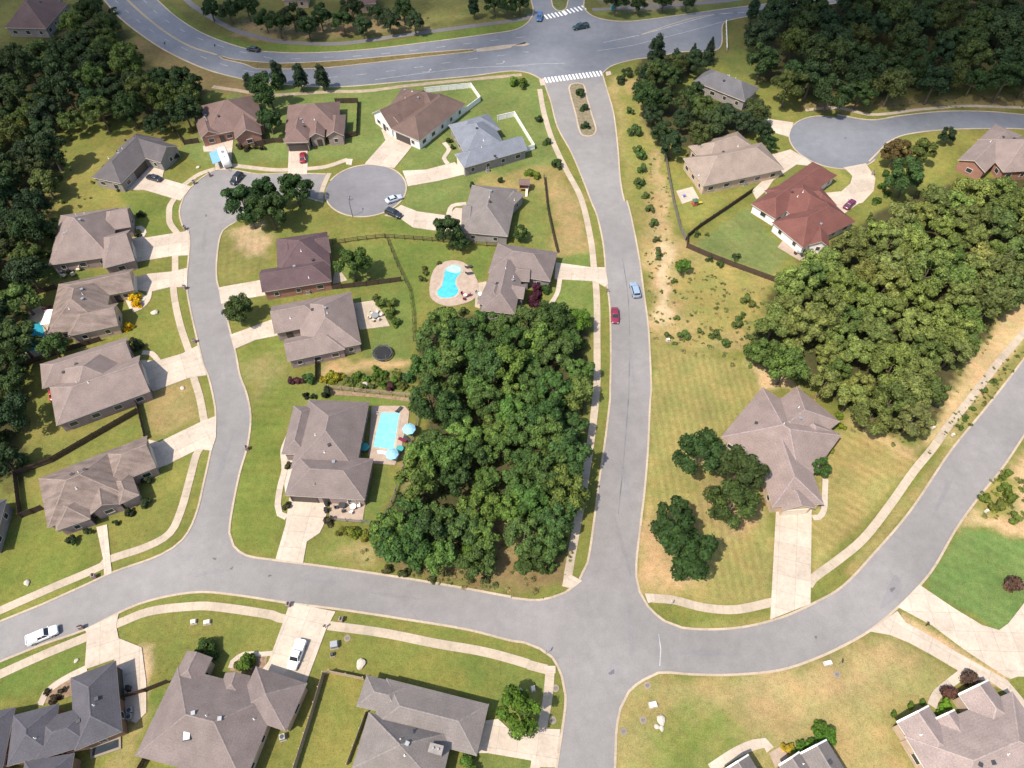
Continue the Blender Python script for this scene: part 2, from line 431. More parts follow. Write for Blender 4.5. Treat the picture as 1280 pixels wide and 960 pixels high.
g_, d_, t_, f_ = (.150, .150, .042), (.235, .185, .075), (.36, .26, .16), (.060, .055, .026)
GREEN, VIVID, DEEP = (.115, .145, .036), (.130, .156, .050), (.065, .125, .040)
COVER = [  # outline, colour, edge softness (m), edge wander (m)
    ('F -200,-60 1480,-60 1480,70 -200,70', (.12, .115, .04), 6, 4),
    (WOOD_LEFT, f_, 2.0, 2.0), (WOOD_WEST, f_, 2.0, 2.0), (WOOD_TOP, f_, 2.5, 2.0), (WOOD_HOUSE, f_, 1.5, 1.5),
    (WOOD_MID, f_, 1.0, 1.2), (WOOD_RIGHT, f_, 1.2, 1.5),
    ('F 600,690 700,690 712,735 600,735 520,718 480,700', (.17, .12, .06), 1.5, 1.5),
    ('F 605,610 650,630 665,690 610,705', (.26, .18, .10), 1.5, 1.5),
    ('F 505,545 545,560 545,615 505,620', (.21, .16, .08), 1.0, 1.5),
    # far lots and avenue verges
    ('F 320,100 680,98 700,190 660,232 560,262 500,255 500,200 405,200 250,205 225,190 300,110', VIVID, 1.2, 1.0),
    ('F 170,45 215,68 262,90 320,104 320,125 260,112 200,85 165,60', (.17, .125, .06), 1.2, 1.0),
    ('F 555,225 700,205 735,300 740,335 690,325 655,245 560,258', d_, 2.0, 1.5),
    ('F 650,232 690,240 690,320 655,300', (.14, .15, .045), 2.0, 1.5),
    ('F 690,225 722,245 737,310 700,314', (.29, .21, .10), 2.5, 2.0),
    ('F 510,225 600,215 590,250 560,268 505,262', VIVID, 1.0, 1.0),
    ('F 505,270 535,280 545,296 490,292 470,280 490,272', GREEN, 1.5, 1.0),
    ('F 385,250 460,278 480,298 410,300 385,285', (.16, .155, .045), 2.0, 1.5),
    ('F 485,300 555,305 560,325 530,350 520,395 505,390', GREEN, 1.0, .8),
    ('F 420,308 486,300 506,365 425,362', (.12, .14, .038), 1.2, 1.0),
    ('F 440,370 505,365 515,400 515,455 450,450 470,415', (.115, .14, .04), 1.2, 1.0),
    ('F 585,318 618,310 605,350 590,348', GREEN, .6, .5),
    ('F 700,320 741,318 743,360 745,400 700,395 690,370', (.13, .16, .045), 1.0, .8),
    # middle block
    ('F 275,290 330,285 335,330 290,360 272,350', (.155, .145, .048), 1.0, .8),
    ('F 285,283 322,278 338,295 325,318 300,312', t_, 2.0, 2.0),
    ('F 300,432 355,420 355,470 390,495 360,500 350,560 352,640 345,695 290,690 285,640 312,540 308,480', (.130, .150, .036), 2.0, 1.5),
    ('F 305,455 345,440 350,475 320,500', (.20, .17, .07), 3.0, 2.0),
    ('F 405,455 470,448 515,450 512,462 440,465 410,475', (.36, .25, .13), 1.5, 1.5),
    ('F 400,470 515,462 520,495 410,490', (.14, .135, .05), 1.0, 1.0),
    ('F 365,490 515,497 512,506 380,498', GREEN, .5, .5),
    ('F 385,690 420,655 470,690 465,712 380,704', (.15, .155, .045), 1.5, 1.0),
    ('F 420,690 470,680 468,708 440,706', (.28, .21, .10), 2.5, 1.5),
    ('F 455,610 485,580 490,600 478,640 450,660', (.12, .14, .04), .8, .6),
    # west lots
    ('F 60,240 120,180 190,150 220,165 225,185 200,215 160,262 70,275', (.185, .165, .05), 2.0, 2.0),
    ('F 150,240 218,240 222,290 172,295 165,270', (.12, .14, .035), 1.0, .8),
    ('F 70,280 75,320 125,350 50,350 45,320', (.105, .13, .035), 1.0, 1.0),
    ('F 165,358 220,355 232,430 195,445 160,410', (.155, .155, .042), 1.2, 1.0),
    ('F 180,490 240,478 255,525 200,545 180,520', (.25, .19, .085), 2.0, 1.5),
    ('F 30,490 80,535 165,510 170,525 60,575 25,560', (.16, .15, .045), 1.5, 1.0),
    ('F 35,600 180,560 200,585 60,640', (.18, .16, .05), 1.5, 1.0),
    ('F -80,660 60,665 130,690 120,720 0,765 -80,790', (.135, .15, .036), 1.5, 1.0),
    ('F 135,660 200,590 245,570 215,660 140,695', (.165, .16, .045), 1.5, 1.0),
    # south lots
    ('F 150,770 240,765 350,775 330,815 240,805 190,790 160,795', (.15, .15, .042), 1.5, 1.0),
    ('F -60,830 108,800 108,840 60,860 -60,890', GREEN, 1.0, 1.0),
    ('F 410,790 640,825 682,845 660,900 600,880 460,845 400,840', (.155, .155, .042), 2.0, 1.5),
    ('F 560,825 680,840 660,880 590,865', (.12, .145, .038), 3.0, 2.0),
    ('F 375,880 405,835 455,845 440,980 360,980', (.17, .16, .045), 1.5, 1.0),
    ('F 600,930 670,940 660,980 590,980', (.12, .14, .04), 1.0, .8),
    ('F 145,790 205,900 150,980 110,960', (.155, .155, .042), 1.2, 1.0),
    ('F 160,865 215,860 190,905 160,905', GREEN, 1.2, 1.0),
    ('F 172,805 190,805 186,870 174,900', (.42, .30, .19), .8, .6),
    ('F 130,960 175,880 190,890 150,985', (.24, .19, .08), 1.2, 1.0),
    # field east of the main street
    ('F 760,95 800,100 815,190 850,300 960,330 970,345 940,400 935,440 815,428 812,370 790,260 775,180', (.275, .208, .092), 2.0, 1.5),
    ('F 775,110 798,120 815,200 800,300 786,240', (.19, .18, .055), 2.0, 1.5),
    ('F 818,190 832,195 838,260 838,330 840,410 822,415 815,330 822,260', (.34, .245, .13), 2.0, 2.0),
    ('F 822,300 838,305 837,405 824,405', (.46, .33, .21), 1.2, 1.5),
    ('F 850,325 960,330 960,360 930,415 860,420', (.235, .20, .068), 4.0, 3.0),
    ('F 875,300 935,258 985,320 962,345 868,308', (.135, .155, .055), 1.0, .8),
    ('F 826,190 850,190 870,235 930,240 860,285 840,275', (.19, .18, .052), 1.2, 1.2),
    ('F 970,255 985,210 1010,225 1010,250', (.13, .14, .045), 1.0, .8),
    # corner lot
    ('F 814,432 880,440 945,465 960,490 900,545 880,620 965,640 965,752 880,757 800,740 808,560', (.225, .195, .072), 1.0, .8),
    ('F 800,655 812,640 850,690 870,735 812,740 800,725', (.36, .24, .13), 2.0, 1.5),
    ('F 875,600 960,595 960,640 920,680 880,650', (.27, .19, .095), 2.5, 2.0),
    ('F 930,452 985,470 1000,485 955,484', (.45, .31, .18), 1.2, 1.2),
    ('F 1030,560 1065,515 1140,560 1150,575 1015,722 1012,640', (.255, .205, .080), 1.0, .8),
    ('F 1060,525 1100,545 1140,555 1150,575 1090,550', (.38, .27, .14), 1.5, 1.5),
    ('F 1150,560 1200,470 1270,380 1400,300 1400,345 1280,420 1180,555', (.41, .29, .16), 2.0, 2.0),
    ('F 1190,550 1262,455 1290,425 1262,480 1200,560', (.20, .17, .06), 1.0, 1.0),
    ('F 1055,715 1190,552 1200,556 1070,725', (.235, .19, .075), .6, .5),
    ('F 840,785 965,765 968,780 880,790', (.20, .18, .06), .6, .5),
    # south-east lots
    ('F 770,850 830,845 1000,845 1100,790 1200,840 1160,880 1090,900 1150,1000 760,1000', (.245, .205, .085), 1.5, 1.0),
    ('F 880,870 990,830 1090,805 1140,830 1080,880 980,900', (.33, .245, .125), 5.0, 3.0),
    ('F 830,900 900,895 930,930 880,990 800,980', (.14, .165, .042), 5.0, 3.0),
    ('F 1000,870 1120,900 1150,990 1060,960', (.29, .22, .10), 4.0, 2.0),
    ('F 1156,725 1205,658 1300,682 1400,700 1290,770 1248,788 1170,748', (.115, .165, .052), .7, .6),
    ('F 1195,660 1285,560 1400,420 1400,700 1290,675 1210,650', (.42, .29, .17), 1.2, 1.2),
    ('F 1222,625 1250,590 1275,600 1272,650 1230,645', (.24, .21, .07), 1.0, 1.0),
    ('F 1125,763 1160,785 1262,850 1240,855 1180,815 1125,775', (.44, .29, .17), .6, .5),
    # north-east circle
    ('F 1020,205 1045,210 1062,222 1058,238 1035,242 1022,235', (.20, .19, .055), .6, .4),
    ('F 1095,190 1180,160 1290,160 1290,190 1200,180 1185,215 1140,240 1090,240 1085,210', (.19, .175, .05), 1.2, 1.0),
    ('F 1000,128 1290,116 1290,134 1000,140', (.21, .165, .075), 1.5, 1.5),
    ('F 940,125 1000,125 990,155 955,150', (.16, .16, .045), 1.2, 1.0),
    ('F 900,70 950,50 945,95 920,100', (.12, .13, .04), 1.5, 1.0),
    ('F 200,0 260,42 320,56 480,52 660,24 660,34 530,56 380,70 300,62 230,30', GREEN, .8, .6),
    ('F 290,45 350,52 420,45 540,35 540,20 440,20 300,25', (.22, .165, .085), 1.5, 1.5),
    ('F 540,-20 660,-20 655,14 530,28', (.19, .175, .06), 2.0, 2.0),
    ('F 735,15 790,28 930,10 930,-2 760,10', (.13, .14, .045), 1.0, 1.0),
    ('F 738,-2 900,-4 900,4 790,16', (.20, .16, .11), 1.2, 1.0),
]

def wob(x, y, s):
    return (np.sin(x * .31 * s + 1.3) * np.cos(y * .27 * s - .7) + .6 * np.sin(x * .83 * s - y * .71 * s + 2.1)
            + .4 * np.sin(x * 1.9 * s + y * 1.6 * s)) / 1.6

def signed_inside(px, py, poly):
    """positive inside, in metres"""
    n = len(poly)
    d2 = np.full(px.shape, 1e18); ins = np.zeros(px.shape, bool)
    for i in range(n):
        ax, ay = poly[i]; bx, by = poly[(i + 1) % n]
        ex, ey = bx - ax, by - ay
        t = np.clip(((px - ax) * ex + (py - ay) * ey) / (ex * ex + ey * ey + 1e-9), 0, 1)
        d2 = np.minimum(d2, (px - ax - t * ex) ** 2 + (py - ay - t * ey) ** 2)
        c = (ay > py) != (by > py)
        if abs(ey) > 1e-9:
            ins ^= c & (px < ax + (py - ay) / ey * ex)
    return np.where(ins, 1, -1) * np.sqrt(d2)

def make_ground():
    near_x = np.arange(-205, 205.1, 0.75)
    near_y = np.arange(-12, 300.1, 0.75)
    xs = np.concatenate([[-1500, -700, -400, -280, -230], near_x, [230, 280, 400, 700, 1500]])
    ys = np.concatenate([[-700, -350, -200, -80, -35], near_y, [330, 380, 480, 700, 1100, 1700]])
    X, Y = np.meshgrid(xs, ys)
    X, Y = X.ravel(), Y.ravel()
    nx, ny = len(xs), len(ys)
    C = np.empty((X.size, 3)); C[:] = np.array(g_) * (.93, .97, .92)
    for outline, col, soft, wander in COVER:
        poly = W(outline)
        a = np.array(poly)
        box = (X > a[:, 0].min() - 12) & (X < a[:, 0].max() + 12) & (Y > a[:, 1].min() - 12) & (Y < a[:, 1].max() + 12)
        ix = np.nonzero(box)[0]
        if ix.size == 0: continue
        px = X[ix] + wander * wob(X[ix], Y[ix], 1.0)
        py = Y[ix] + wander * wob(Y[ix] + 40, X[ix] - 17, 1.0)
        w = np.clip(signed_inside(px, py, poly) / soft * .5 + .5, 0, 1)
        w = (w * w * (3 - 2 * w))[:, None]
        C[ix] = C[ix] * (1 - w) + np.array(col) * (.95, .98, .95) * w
    # mowing lines: a running phase per lawn and where it applies
    ph = np.zeros(X.size); mk = np.zeros(X.size)
    for outline, ang, per, amp in (
            ('F 816,436 880,440 945,465 955,490 900,545 890,610 960,640 960,750 880,755 870,700 812,640 808,560', 2, 1.5, 1.0),
            ('F 1030,560 1065,515 1140,560 1150,575 1015,722 1012,640', 52, 1.9, .9),
            ('F 1156,725 1205,658 1300,682 1290,770 1248,788 1170,748', 58, 2.3, .55),
            ('F 300,432 355,420 355,470 350,560 352,640 345,695 290,690 285,640 312,540 308,480', 88, 2.2, .45),
            ('F 275,290 330,285 335,330 290,360 272,350', 12, 2.0, .7),
            ('F 330,195 480,190 480,165 330,175', 5, 2.2, .35),
            ('F 875,300 935,258 985,320 962,345 868,308', 30, 2.2, .4)):
        poly = W(outline)
        s = np.clip(signed_inside(X, Y, poly) / 1.0, 0, 1)
        on = s > 0
        t = R(ang)
        ph[on] = ((X * math.cos(t) + Y * math.sin(t)) * 2 * math.pi / per)[on]
        mk = np.where(on, s * amp, mk)
    me = bpy.data.meshes.new('ground')
    me.vertices.add(X.size)
    # gentle unevenness only outside the built lots
    Z = np.zeros(X.size)
    me.vertices.foreach_set('co', np.stack([X, Y, Z], 1).ravel())
    j, i = np.meshgrid(np.arange(ny - 1), np.arange(nx - 1), indexing='ij')
    q = (j * nx + i).ravel()
    faces = np.stack([q, q + 1, q + 1 + nx, q + nx], 1)
    me.loops.add(faces.size); me.polygons.add(len(faces))
    me.loops.foreach_set('vertex_index', faces.ravel())
    me.polygons.foreach_set('loop_start', np.arange(len(faces)) * 4)
    me.polygons.foreach_set('loop_total', np.full(len(faces), 4))
    me.update(calc_edges=True)
    at = me.attributes.new('cover', 'FLOAT_COLOR', 'POINT')
    at.data.foreach_set('color', np.concatenate([C, mk[:, None]], 1).astype(np.float32).ravel())
    at = me.attributes.new('mow', 'FLOAT', 'POINT')
    at.data.foreach_set('value', ph.astype(np.float32))
    m, nt, b = mat('ground_cover', 0.95, 0.1)
    p = position(nt)
    ca = N(nt, 'ShaderNodeAttribute', attribute_name='cover')
    mo = N(nt, 'ShaderNodeAttribute', attribute_name='mow')
    f = mul(nt, ramp(nt, noise(nt, p, 0.10, 5, 0.6), 0.82, 1.18), ramp(nt, noise(nt, p, 0.9, 5, 0.7), 0.82, 1.18))
    f = mul(nt, f, ramp(nt, noise(nt, p, 5.0, 3, 0.8), 0.66, 1.34))
    f = mul(nt, f, ramp(nt, noise(nt, p, 1.9, 2, 0.6), 0.80, 1.0, 0.30, 0.44))
    sn = N(nt, 'ShaderNodeMath', operation='SINE'); nt.links.new(mo.outputs['Fac'], sn.inputs[0])
    st = N(nt, 'ShaderNodeMath', operation='MULTIPLY_ADD')
    nt.links.new(mul(nt, sn.outputs[0], mul(nt, ca.outputs['Alpha'], 0.075)), st.inputs[0]); st.inputs[1].default_value = 1; st.inputs[2].default_value = 1
    f = mul(nt, f, st.outputs[0])
    dry = mixc(nt, 1.0, ca.outputs['Color'], (1.14, 1.03, 1.03), 'MULTIPLY')
    lush = mixc(nt, 1.0, ca.outputs['Color'], (0.91, 0.99, 0.90), 'MULTIPLY')
    col = mixc(nt, ramp(nt, noise(nt, p, 0.22, 6, 0.65), 0, 1, 0.38, 0.62), lush, dry)
    nt.links.new(scalec(nt, col, f), b.inputs['Base Color'])
    bp = N(nt, 'ShaderNodeBump'); bp.inputs['Strength'].default_value = 0.5; bp.inputs['Distance'].default_value = 0.06
    nt.links.new(noise(nt, p, 7.0, 3, 0.8), bp.inputs['Height']); nt.links.new(bp.outputs[0], b.inputs['Normal'])
    tag(link('ground', me, None, m), kind='structure')
make_ground()

def struct(name, me, m):
    return tag(link(name, me, None, m), kind='structure')

# ------------------------------------------------------------------ streets
MAIN_L = 'A2 150,381 165,430 180,470 215,600 280,720 335,850 375,955 B2 400,130 430,270 445,440 460,560 465,800 462,950 C2 462,100 440,290 405,530 385,690 355,880 330,930 D2 310,90 250,135 130,170 0,160'
BOTTOM_N = 'D1 1200,155 900,100 560,45 230,0 C0 1280,865 1160,845 1100,800 1080,740 1095,620 1130,450 1165,330 1180,190 1160,80 1130,0 B0 1110,780 1080,660 1040,500 1020,430 1025,290 1050,200 1110,160'
LOOP_S = 'F 318,263 345,251 375,246 404,253'
KNUCKLE = 'D0 200,190 400,100 530,40 C0 760,840 860,770 920,660 960,500 1000,310 1015,190 1010,130 980,0 B0 960,840 925,700 890,540 878,450 890,300 890,220 860,180 845,110 865,40 A0 870,920 900,880 960,830 1030,795 1100,800 1220,820 A1 150,815 330,820'
BOTTOM_S = 'D2 130,398 60,370 0,362 D1 1000,310 700,260 400,215 160,185 0,160 D0 1100,145 950,132 800,150 650,190 540,240 400,310 200,380 0,460'
SOUTH_L = 'D2 130,398 190,440 235,530 252,620 245,720 225,850 210,955 F 690,990 684,1050'
SOUTH_R = 'F 752,1050 762,990 D2 485,955 490,800 510,680 550,600 620,545 690,512 850,520 1030,522 D3 130,500 300,445 430,385 560,310 690,200 790,100 860,10 C3 960,720 1060,580 1180,430 1280,280 F 1310,500 1350,450 1420,365'
MAIN_R = 'F 1400,300 1340,372 1300,422 C3 1210,10 1100,150 940,345 740,640 560,850 D3 420,110 280,190 130,255 D2 1100,295 950,308 800,300 720,270 640,200 600,130 585,60 C2 585,880 605,700 625,530 640,340 650,120 B2 655,950 648,760 640,640 620,490 600,340 570,180 540,60 A2 530,950 510,850 500,720 490,620 475,520 440,400 425,345'
TOP_N = 'F 150,-40 A0 740,0 830,80 950,155 1090,210 1200,240 A1 0,240 200,250 500,235 800,200 1100,160 1220,140 A2 70,110 100,60 90,0 F 661,-30'
TOP_N2 = 'F 731,-30 A2 340,0 340,40 380,75 450,95 560,100 800,70 1100,30 1280,10 F 1060,-10 1200,-34'
TOP_S = 'F 1200,-18 1060,2 A2 1280,50 1100,80 1000,102 F 903,32 897,62 A2 800,245 660,270 580,280 470,310 425,345'
TOP_S2 = 'A2 150,381 80,345 0,335 A1 1000,360 700,385 350,410 0,385 A0 1150,375 980,330 800,250 680,175 560,80 490,0 F 92,-40'
sm = lambda s, st=1.6: smooth(W(s), st)
main_l, bottom_n, loop_s, knuckle = sm(MAIN_L), sm(BOTTOM_N), sm(LOOP_S), sm(KNUCKLE)
bottom_s, south_l, south_r, main_r = sm(BOTTOM_S), sm(SOUTH_L), sm(SOUTH_R), sm(MAIN_R)
top_n, top_n2, top_s, top_s2 = sm(TOP_N), sm(TOP_N2), sm(TOP_S), sm(TOP_S2)
west_end = W('F -40,845 -140,890')
west_end_n = W('F -140,830 -40,793')
circle_c = G(457.5, 237.5); circle_r = 10.9
ang = lambda n: [2 * math.pi * i / n for i in range(n)]
circle = [(circle_c[0] + circle_r * math.cos(t), circle_c[1] + circle_r * math.sin(t)) for t in ang(72)]
ne_c = G(1042, 177); ne_r = 12.6

west_poly = W('D2 230,300') + bottom_n + loop_s + knuckle[::-1] + west_end_n[::-1] + west_end[::-1] + bottom_s[::-1]
struct('street', slab_mesh('street', west_poly, .020), M['asphalt'])
main_poly = main_l + south_l + south_r + main_r
struct('main_street', slab_mesh('main_street', main_poly, .026), M['asphalt'])
struct('turning_circle', slab_mesh('turning_circle', circle, .032), M['asphalt_circle'])
top_poly = top_n + top_n2 + top_s + top_s2
struct('avenue', slab_mesh('avenue', top_poly, .022), M['asphalt_top'])
NE_N = 'A3 400,540 560,565 700,545 900,525 1100,525 1280,540 F 1360,150'
NE_S = 'F 1360,170 A3 1280,608 1100,606 900,612 720,635 640,670 600,710 550,760'
ne_n, ne_s = sm(NE_N), sm(NE_S)
struct('side_street', slab_mesh('side_street', [ne_c] + ne_n + ne_s, .020), M['asphalt_top'])
ne_circle = [(ne_c[0] + ne_r * math.cos(t), ne_c[1] + ne_r * math.sin(t)) for t in ang(72)]
struct('turning_circle', slab_mesh('ne_circle', ne_circle, .030), M['asphalt_top'])

def kerb(pts, w=.40, h=.11, closed=False, name='kerb'):
    struct(name, ribbon_mesh('kerb', pts, w, h, 0, closed), M['kerb'])
kerb(main_l); kerb(bottom_n); kerb(loop_s); kerb(knuckle + []); kerb(bottom_s); kerb(south_l); kerb(south_r); kerb(main_r)
kerb(west_end_n + W('D0 200,190')); kerb(bottom_s[-1:] + west_end)
kerb(top_n, .4); kerb(top_n2, .4); kerb(top_s, .4); kerb(top_s2, .5); kerb(ne_n, .45); kerb(ne_s, .45)
def arc(c, r, a0, a1, n=60):
    return [(c[0] + r * math.cos(R(a0 + (a1 - a0) * i / n)), c[1] + r * math.sin(R(a0 + (a1 - a0) * i / n))) for i in range(n + 1)]
kerb(arc(circle_c, circle_r, -172, 160)); kerb(arc(ne_c, ne_r, 88, 318), .35)
# concrete gutter band where the circle begins
struct('gutter_band', ribbon_mesh('gutter_band', sm('A1 345,815 320,870 300,935'), 1.3, .040, 0), M['kerb'])

# planted median in the entrance street, and the grass median of the avenue
isle = smooth(W('A2 268,415 275,400 310,392 335,398 355,470 375,540 395,610 385,635 355,642 325,632 300,540'), 1.0, True)
struct('median', slab_mesh('median', isle, .10, 0), plain('median_mulch', (.185, .155, .10), .95, .1, var=.3, scale=1.2))
kerb(isle, .45, .14, True)
gm = smooth(W('A0 1030,262 1100,280 1280,297 A1 150,298 400,285 700,258 1020,232 1035,237 1020,243 800,267 500,302 300,322 100,326 0,323 A0 1150,302 1045,277'), 1.6, True)
struct('median', slab_mesh('avenue_median', gm, .10, 0), plain('median_grass', (.16, .125, .05), .95, .1, var=.3, scale=.8))
kerb(gm, .4, .13, True)
struct('median', slab_mesh('median_nose', smooth(W('A1 1035,232 1150,215 1280,203 A2 60,200 85,208 60,218 0,218 A1 1200,226 1040,244'), 1.5, True), .09, 0), M['kerb'])
nose = smooth(W('A2 185,0 195,35 220,52 250,45 262,10 265,-20 180,-20'), 1.0, True)
struct('median', slab_mesh('north_median', nose, .10, 0), plain('north_median_grass', (.10, .11, .04), .95, .1, var=.3, scale=.8))
kerb(nose, .4, .13, True)

# sidewalks and footpaths
WALKS = ['A2 130,420 150,530 190,660 250,790 310,900 330,950 B2 350,140 375,270 385,370 395,460 400,560 400,700 400,900 C2 395,100 370,310 345,480 325,600 295,760 265,930 D2 262,75 255,110',
         'D1 340,290 600,325 850,375 1080,415 1280,470 D2 80,475 165,497', 'D2 180,490 175,560 165,650 140,780 110,955 F 660,1010',
         'D0 545,285 700,225 900,200 1000,200 1280,240 D1 110,254 150,262', 'F -80,880 D0 0,520 200,430 420,340',
         'F -60,790 D0 0,220 250,110 480,10 C0 500,870 700,800 800,740 850,640 890,500 925,370 945,335',
         'C0 962,215 940,100 910,0 B0 912,880', 'B0 890,770 850,650 825,540 815,460', 'B0 825,392 825,315',
         'B0 835,215 800,165 797,120 800,85 825,45', 'A0 865,872 940,820 1015,795', 'A0 1085,778 1280,800 A1 150,800 240,795 330,785 430,752',
         'D2 640,160 760,170 900,205 1050,215 1235,178', 'D3 265,102 C3 285,955 400,870 520,770 640,620 760,450 850,340 920,240 1010,130 1110,0 B3 1160,820 1280,680 F 1330,360 1400,270',
         'A3 250,520 330,510 420,510 560,540 800,515 1000,500 1200,505 F 1360,138']
for i, s in enumerate(WALKS):
    struct('sidewalk', ribbon_mesh('sidewalk', sm(s, 1.2), 1.55 if i < 14 else 1.2, .100 + .001 * (i % 4), 0), M['sidewalk'])
for s, w in (('F 225,-20 A0 880,0 960,60 1100,140 1280,190 A1 150,200 400,205 700,165 1000,125 1280,85 F 664,18', 2.2), ('F 740,12 790,10 900,2 990,-10', 2.0)):
    struct('path', ribbon_mesh('path', sm(s), w, .05, 0), M['path'])
struct('path', ribbon_mesh('verge_path', sm('A0 1000,408 1200,440 A1 0,452 350,432 520,428 700,405 1000,375 1250,352'), 1.6, .04, 0), plain('worn_path', (.33, .26, .18), .95, .1, var=.2, scale=.6))
# kerb-ramp landings at the crossings
for s in ('D2 240,90 275,50 330,80 285,115', 'D2 625,140 665,140 670,175 640,185', 'D2 150,480 205,480 205,515 155,512', 'A2 128,375 150,370 158,400 135,405', 'A2 440,340 462,335 468,352 445,358', 'A1 420,748 455,750 450,778 425,775'):
    struct('ramp_landing', slab_mesh('ramp_landing', W(s), .135, 0), M['concrete'])

# driveways, front walks, patios
DRIVES = ['C0 750,312 940,220 1020,188 1017,290 997,352 935,345 785,420 718,442 700,300', 'B0 740,815 860,780 932,742 972,882 890,895 720,958 660,885 665,810',
          'B0 700,405 805,395 882,378 882,467 800,468 705,490 640,480 640,420', 'B0 690,235 890,203 890,318 820,320 640,350 600,330 610,235',
          'A0 700,765 775,790 765,840 903,880 850,945 680,895 600,895 640,820', 'A0 955,690 1100,650 1092,720 1085,800 1015,802 1008,715 960,715',
          'A1 155,700 243,700 243,795 240,822 150,822', 'A1 590,612 640,600 750,665 715,715 668,772 652,792 512,772 610,662',
          'A1 690,805 800,800 935,765 990,820 860,852 715,878 705,845', 'B1 683,82 760,112 905,132 940,95 1000,100 985,210 900,205 830,200 740,187 680,145 605,130',
          'B2 205,352 375,375 437,375 453,450 440,468 390,440 200,430', 'B0 1028,470 1225,435 1260,505 1090,532 1042,548',
          'B0 1085,692 1280,620 B1 80,617 130,690 B1 0,715 B0 1103,760', 'C1 160,560 310,565 335,610 330,680 300,740 240,780 222,882 93,862 140,700',
          'D1 160,183 375,225 330,310 235,565 20,510 60,460 130,270', 'D0 560,235 548,290 560,350 668,393 690,560 690,700 640,750 540,700 540,450 400,497 412,330 400,308',
          'D1 1060,740 1140,730 D2 0,790 130,775 228,778 210,958 90,955 90,925 D1 1090,890 1020,890', 'C3 113,615 280,610 D3 274,188 85,262',
          'A3 60,738 180,705 250,745 305,785 210,775 100,850 65,900 20,940 0,900 70,830', 'A3 430,790 535,770 580,840 572,900 520,955 B3 500,75 430,125 380,100 330,20 A3 335,910 420,902 462,865 472,830 460,815',
          'A3 55,558 195,578 172,645 60,612', 'F 1150,730 A3 0,0 F 1150,730']
DRIVES = DRIVES[:-1] + ['D3 785,98 950,210 1080,288 1160,312 1205,280 1290,170 F 1400,760 1400,850 D3 1250,530 1215,542 1180,525 1000,405 850,292 685,203',
          'D3 552,318 682,222 720,275 830,335 960,415 1200,548 1320,690 1320,760 1200,610 1110,548 1000,545 965,500 850,432 740,372 650,335',
          'C0 455,712 505,700 528,930 492,942 488,868']
for i, s in enumerate(DRIVES):
    struct('driveway', slab_mesh('driveway', W(s), .145 + .0045 * (i % 6), 0), M['concrete'])
FRONT = [('C1 155,285 130,350 135,440 115,520 103,610 112,650 145,665', 1.2), ('B2 225,430 215,490 185,545', 1.1), ('C3 345,485 342,560 338,630 315,665 285,668', 1.1),
         ('D3 985,520 920,570 865,620 845,670', 1.4), ('D2 935,965 1050,890 1140,850 1190,842 1215,875', 1.5), ('A1 885,672 908,705 885,745 903,772', 1.2),
         ('B1 905,128 925,85 990,75', 1.3), ('B0 665,235 680,210 660,185 640,190', 1.2), ('B0 705,485 695,530 660,565 625,580', 1.2), ('B0 745,815 715,780 670,775', 1.2),
         ('D0 410,490 300,545 215,610 190,665', 1.1), ('D0 1290,420 1230,425 1150,425 1095,460 1085,490', .8)]
for i, (s, w) in enumerate(FRONT):
    struct('front_walk', ribbon_mesh('front_walk', sm(s, 1.0), w, .125 + .001 * (i % 3), 0), M['concrete'])

# markings
def paint(name, pts, w, m, z=.036):
    struct(name, ribbon_mesh(name, pts, w, z, z - .004), M[m])
def dashes(pts, on, off, w, m, z=.036):
    acc, seg = 0, [pts[0]]
    drawing = True
    for a, b in zip(pts, pts[1:]):
        acc += math.dist(a, b); seg.append(b)
        if acc >= (on if drawing else off):
            if drawing: paint('lane_marking', seg, w, m, z)
            seg, acc, drawing = [b], 0, not drawing
for off in (-.18, .18):
    c = sm('F 120,-40 A0 600,0 700,90 800,165 900,220 1020,258', .8)
    c = [(x + off, y + off * .6) for x, y in c]
    paint('lane_marking', c, .2, 'paint_yellow')
dashes(sm('A0 675,0 760,80 880,155 1000,205 1120,240 1280,275 A1 100,278 300,275', .5), 3, 6, .2, 'paint_faint')
dashes(sm('A0 540,0 640,90 760,175 880,235 1010,290 1140,330 1280,350 A1 0,350 200,370 420,358 700,325 1000,280 1280,245 A2 0,245', .5), 3, 6, .18, 'paint_faint')
dashes(sm('A1 320,270 500,262 800,230 1100,192 1280,172', .5), 3, 6, .2, 'paint_faint')
paint('lane_marking', sm('A1 560,375 800,343 1000,320 1280,310'), .18, 'paint_faint')
paint('lane_marking', sm('A2 400,240 560,215 700,180 840,145 1000,100'), .2, 'paint_faint')
paint('lane_marking', sm('A2 430,200 600,165 800,110 960,68 1100,58'), .25, 'paint_faint')
paint('lane_marking', sm('A2 600,165 780,105 900,75 1060,60'), .2, 'paint_yellow')
paint('lane_marking', sm('A2 0,310 100,302 250,298'), .18, 'paint_faint')
paint('centre_seam', sm('B2 520,330 545,500 553,700 550,950 C2 545,150 525,400 500,650'), .22, 'seam', .034)
paint('centre_seam', sm('D2 690,330 700,400 695,480'), .16, 'paint_faint', .034)
for (p0, p1, n) in (('A2 160,378', 'A2 420,345', 17), ('A2 160,80', 'A2 245,62', 6), ('A2 250,58', 'A2 338,36', 6)):
    a, b = W(p0)[0], W(p1)[0]
    ux, uy = (b[0] - a[0]), (b[1] - a[1]); l = math.hypot(ux, uy); ux /= l; uy /= l
    for k in range(n):
        c = (a[0] + ux * l * k / (n - 1), a[1] + uy * l * k / (n - 1))
        paint('crosswalk', [(c[0] + uy * 1.5, c[1] - ux * 1.5), (c[0] - uy * 1.5, c[1] + ux * 1.5)], .62, 'paint_white', .042)
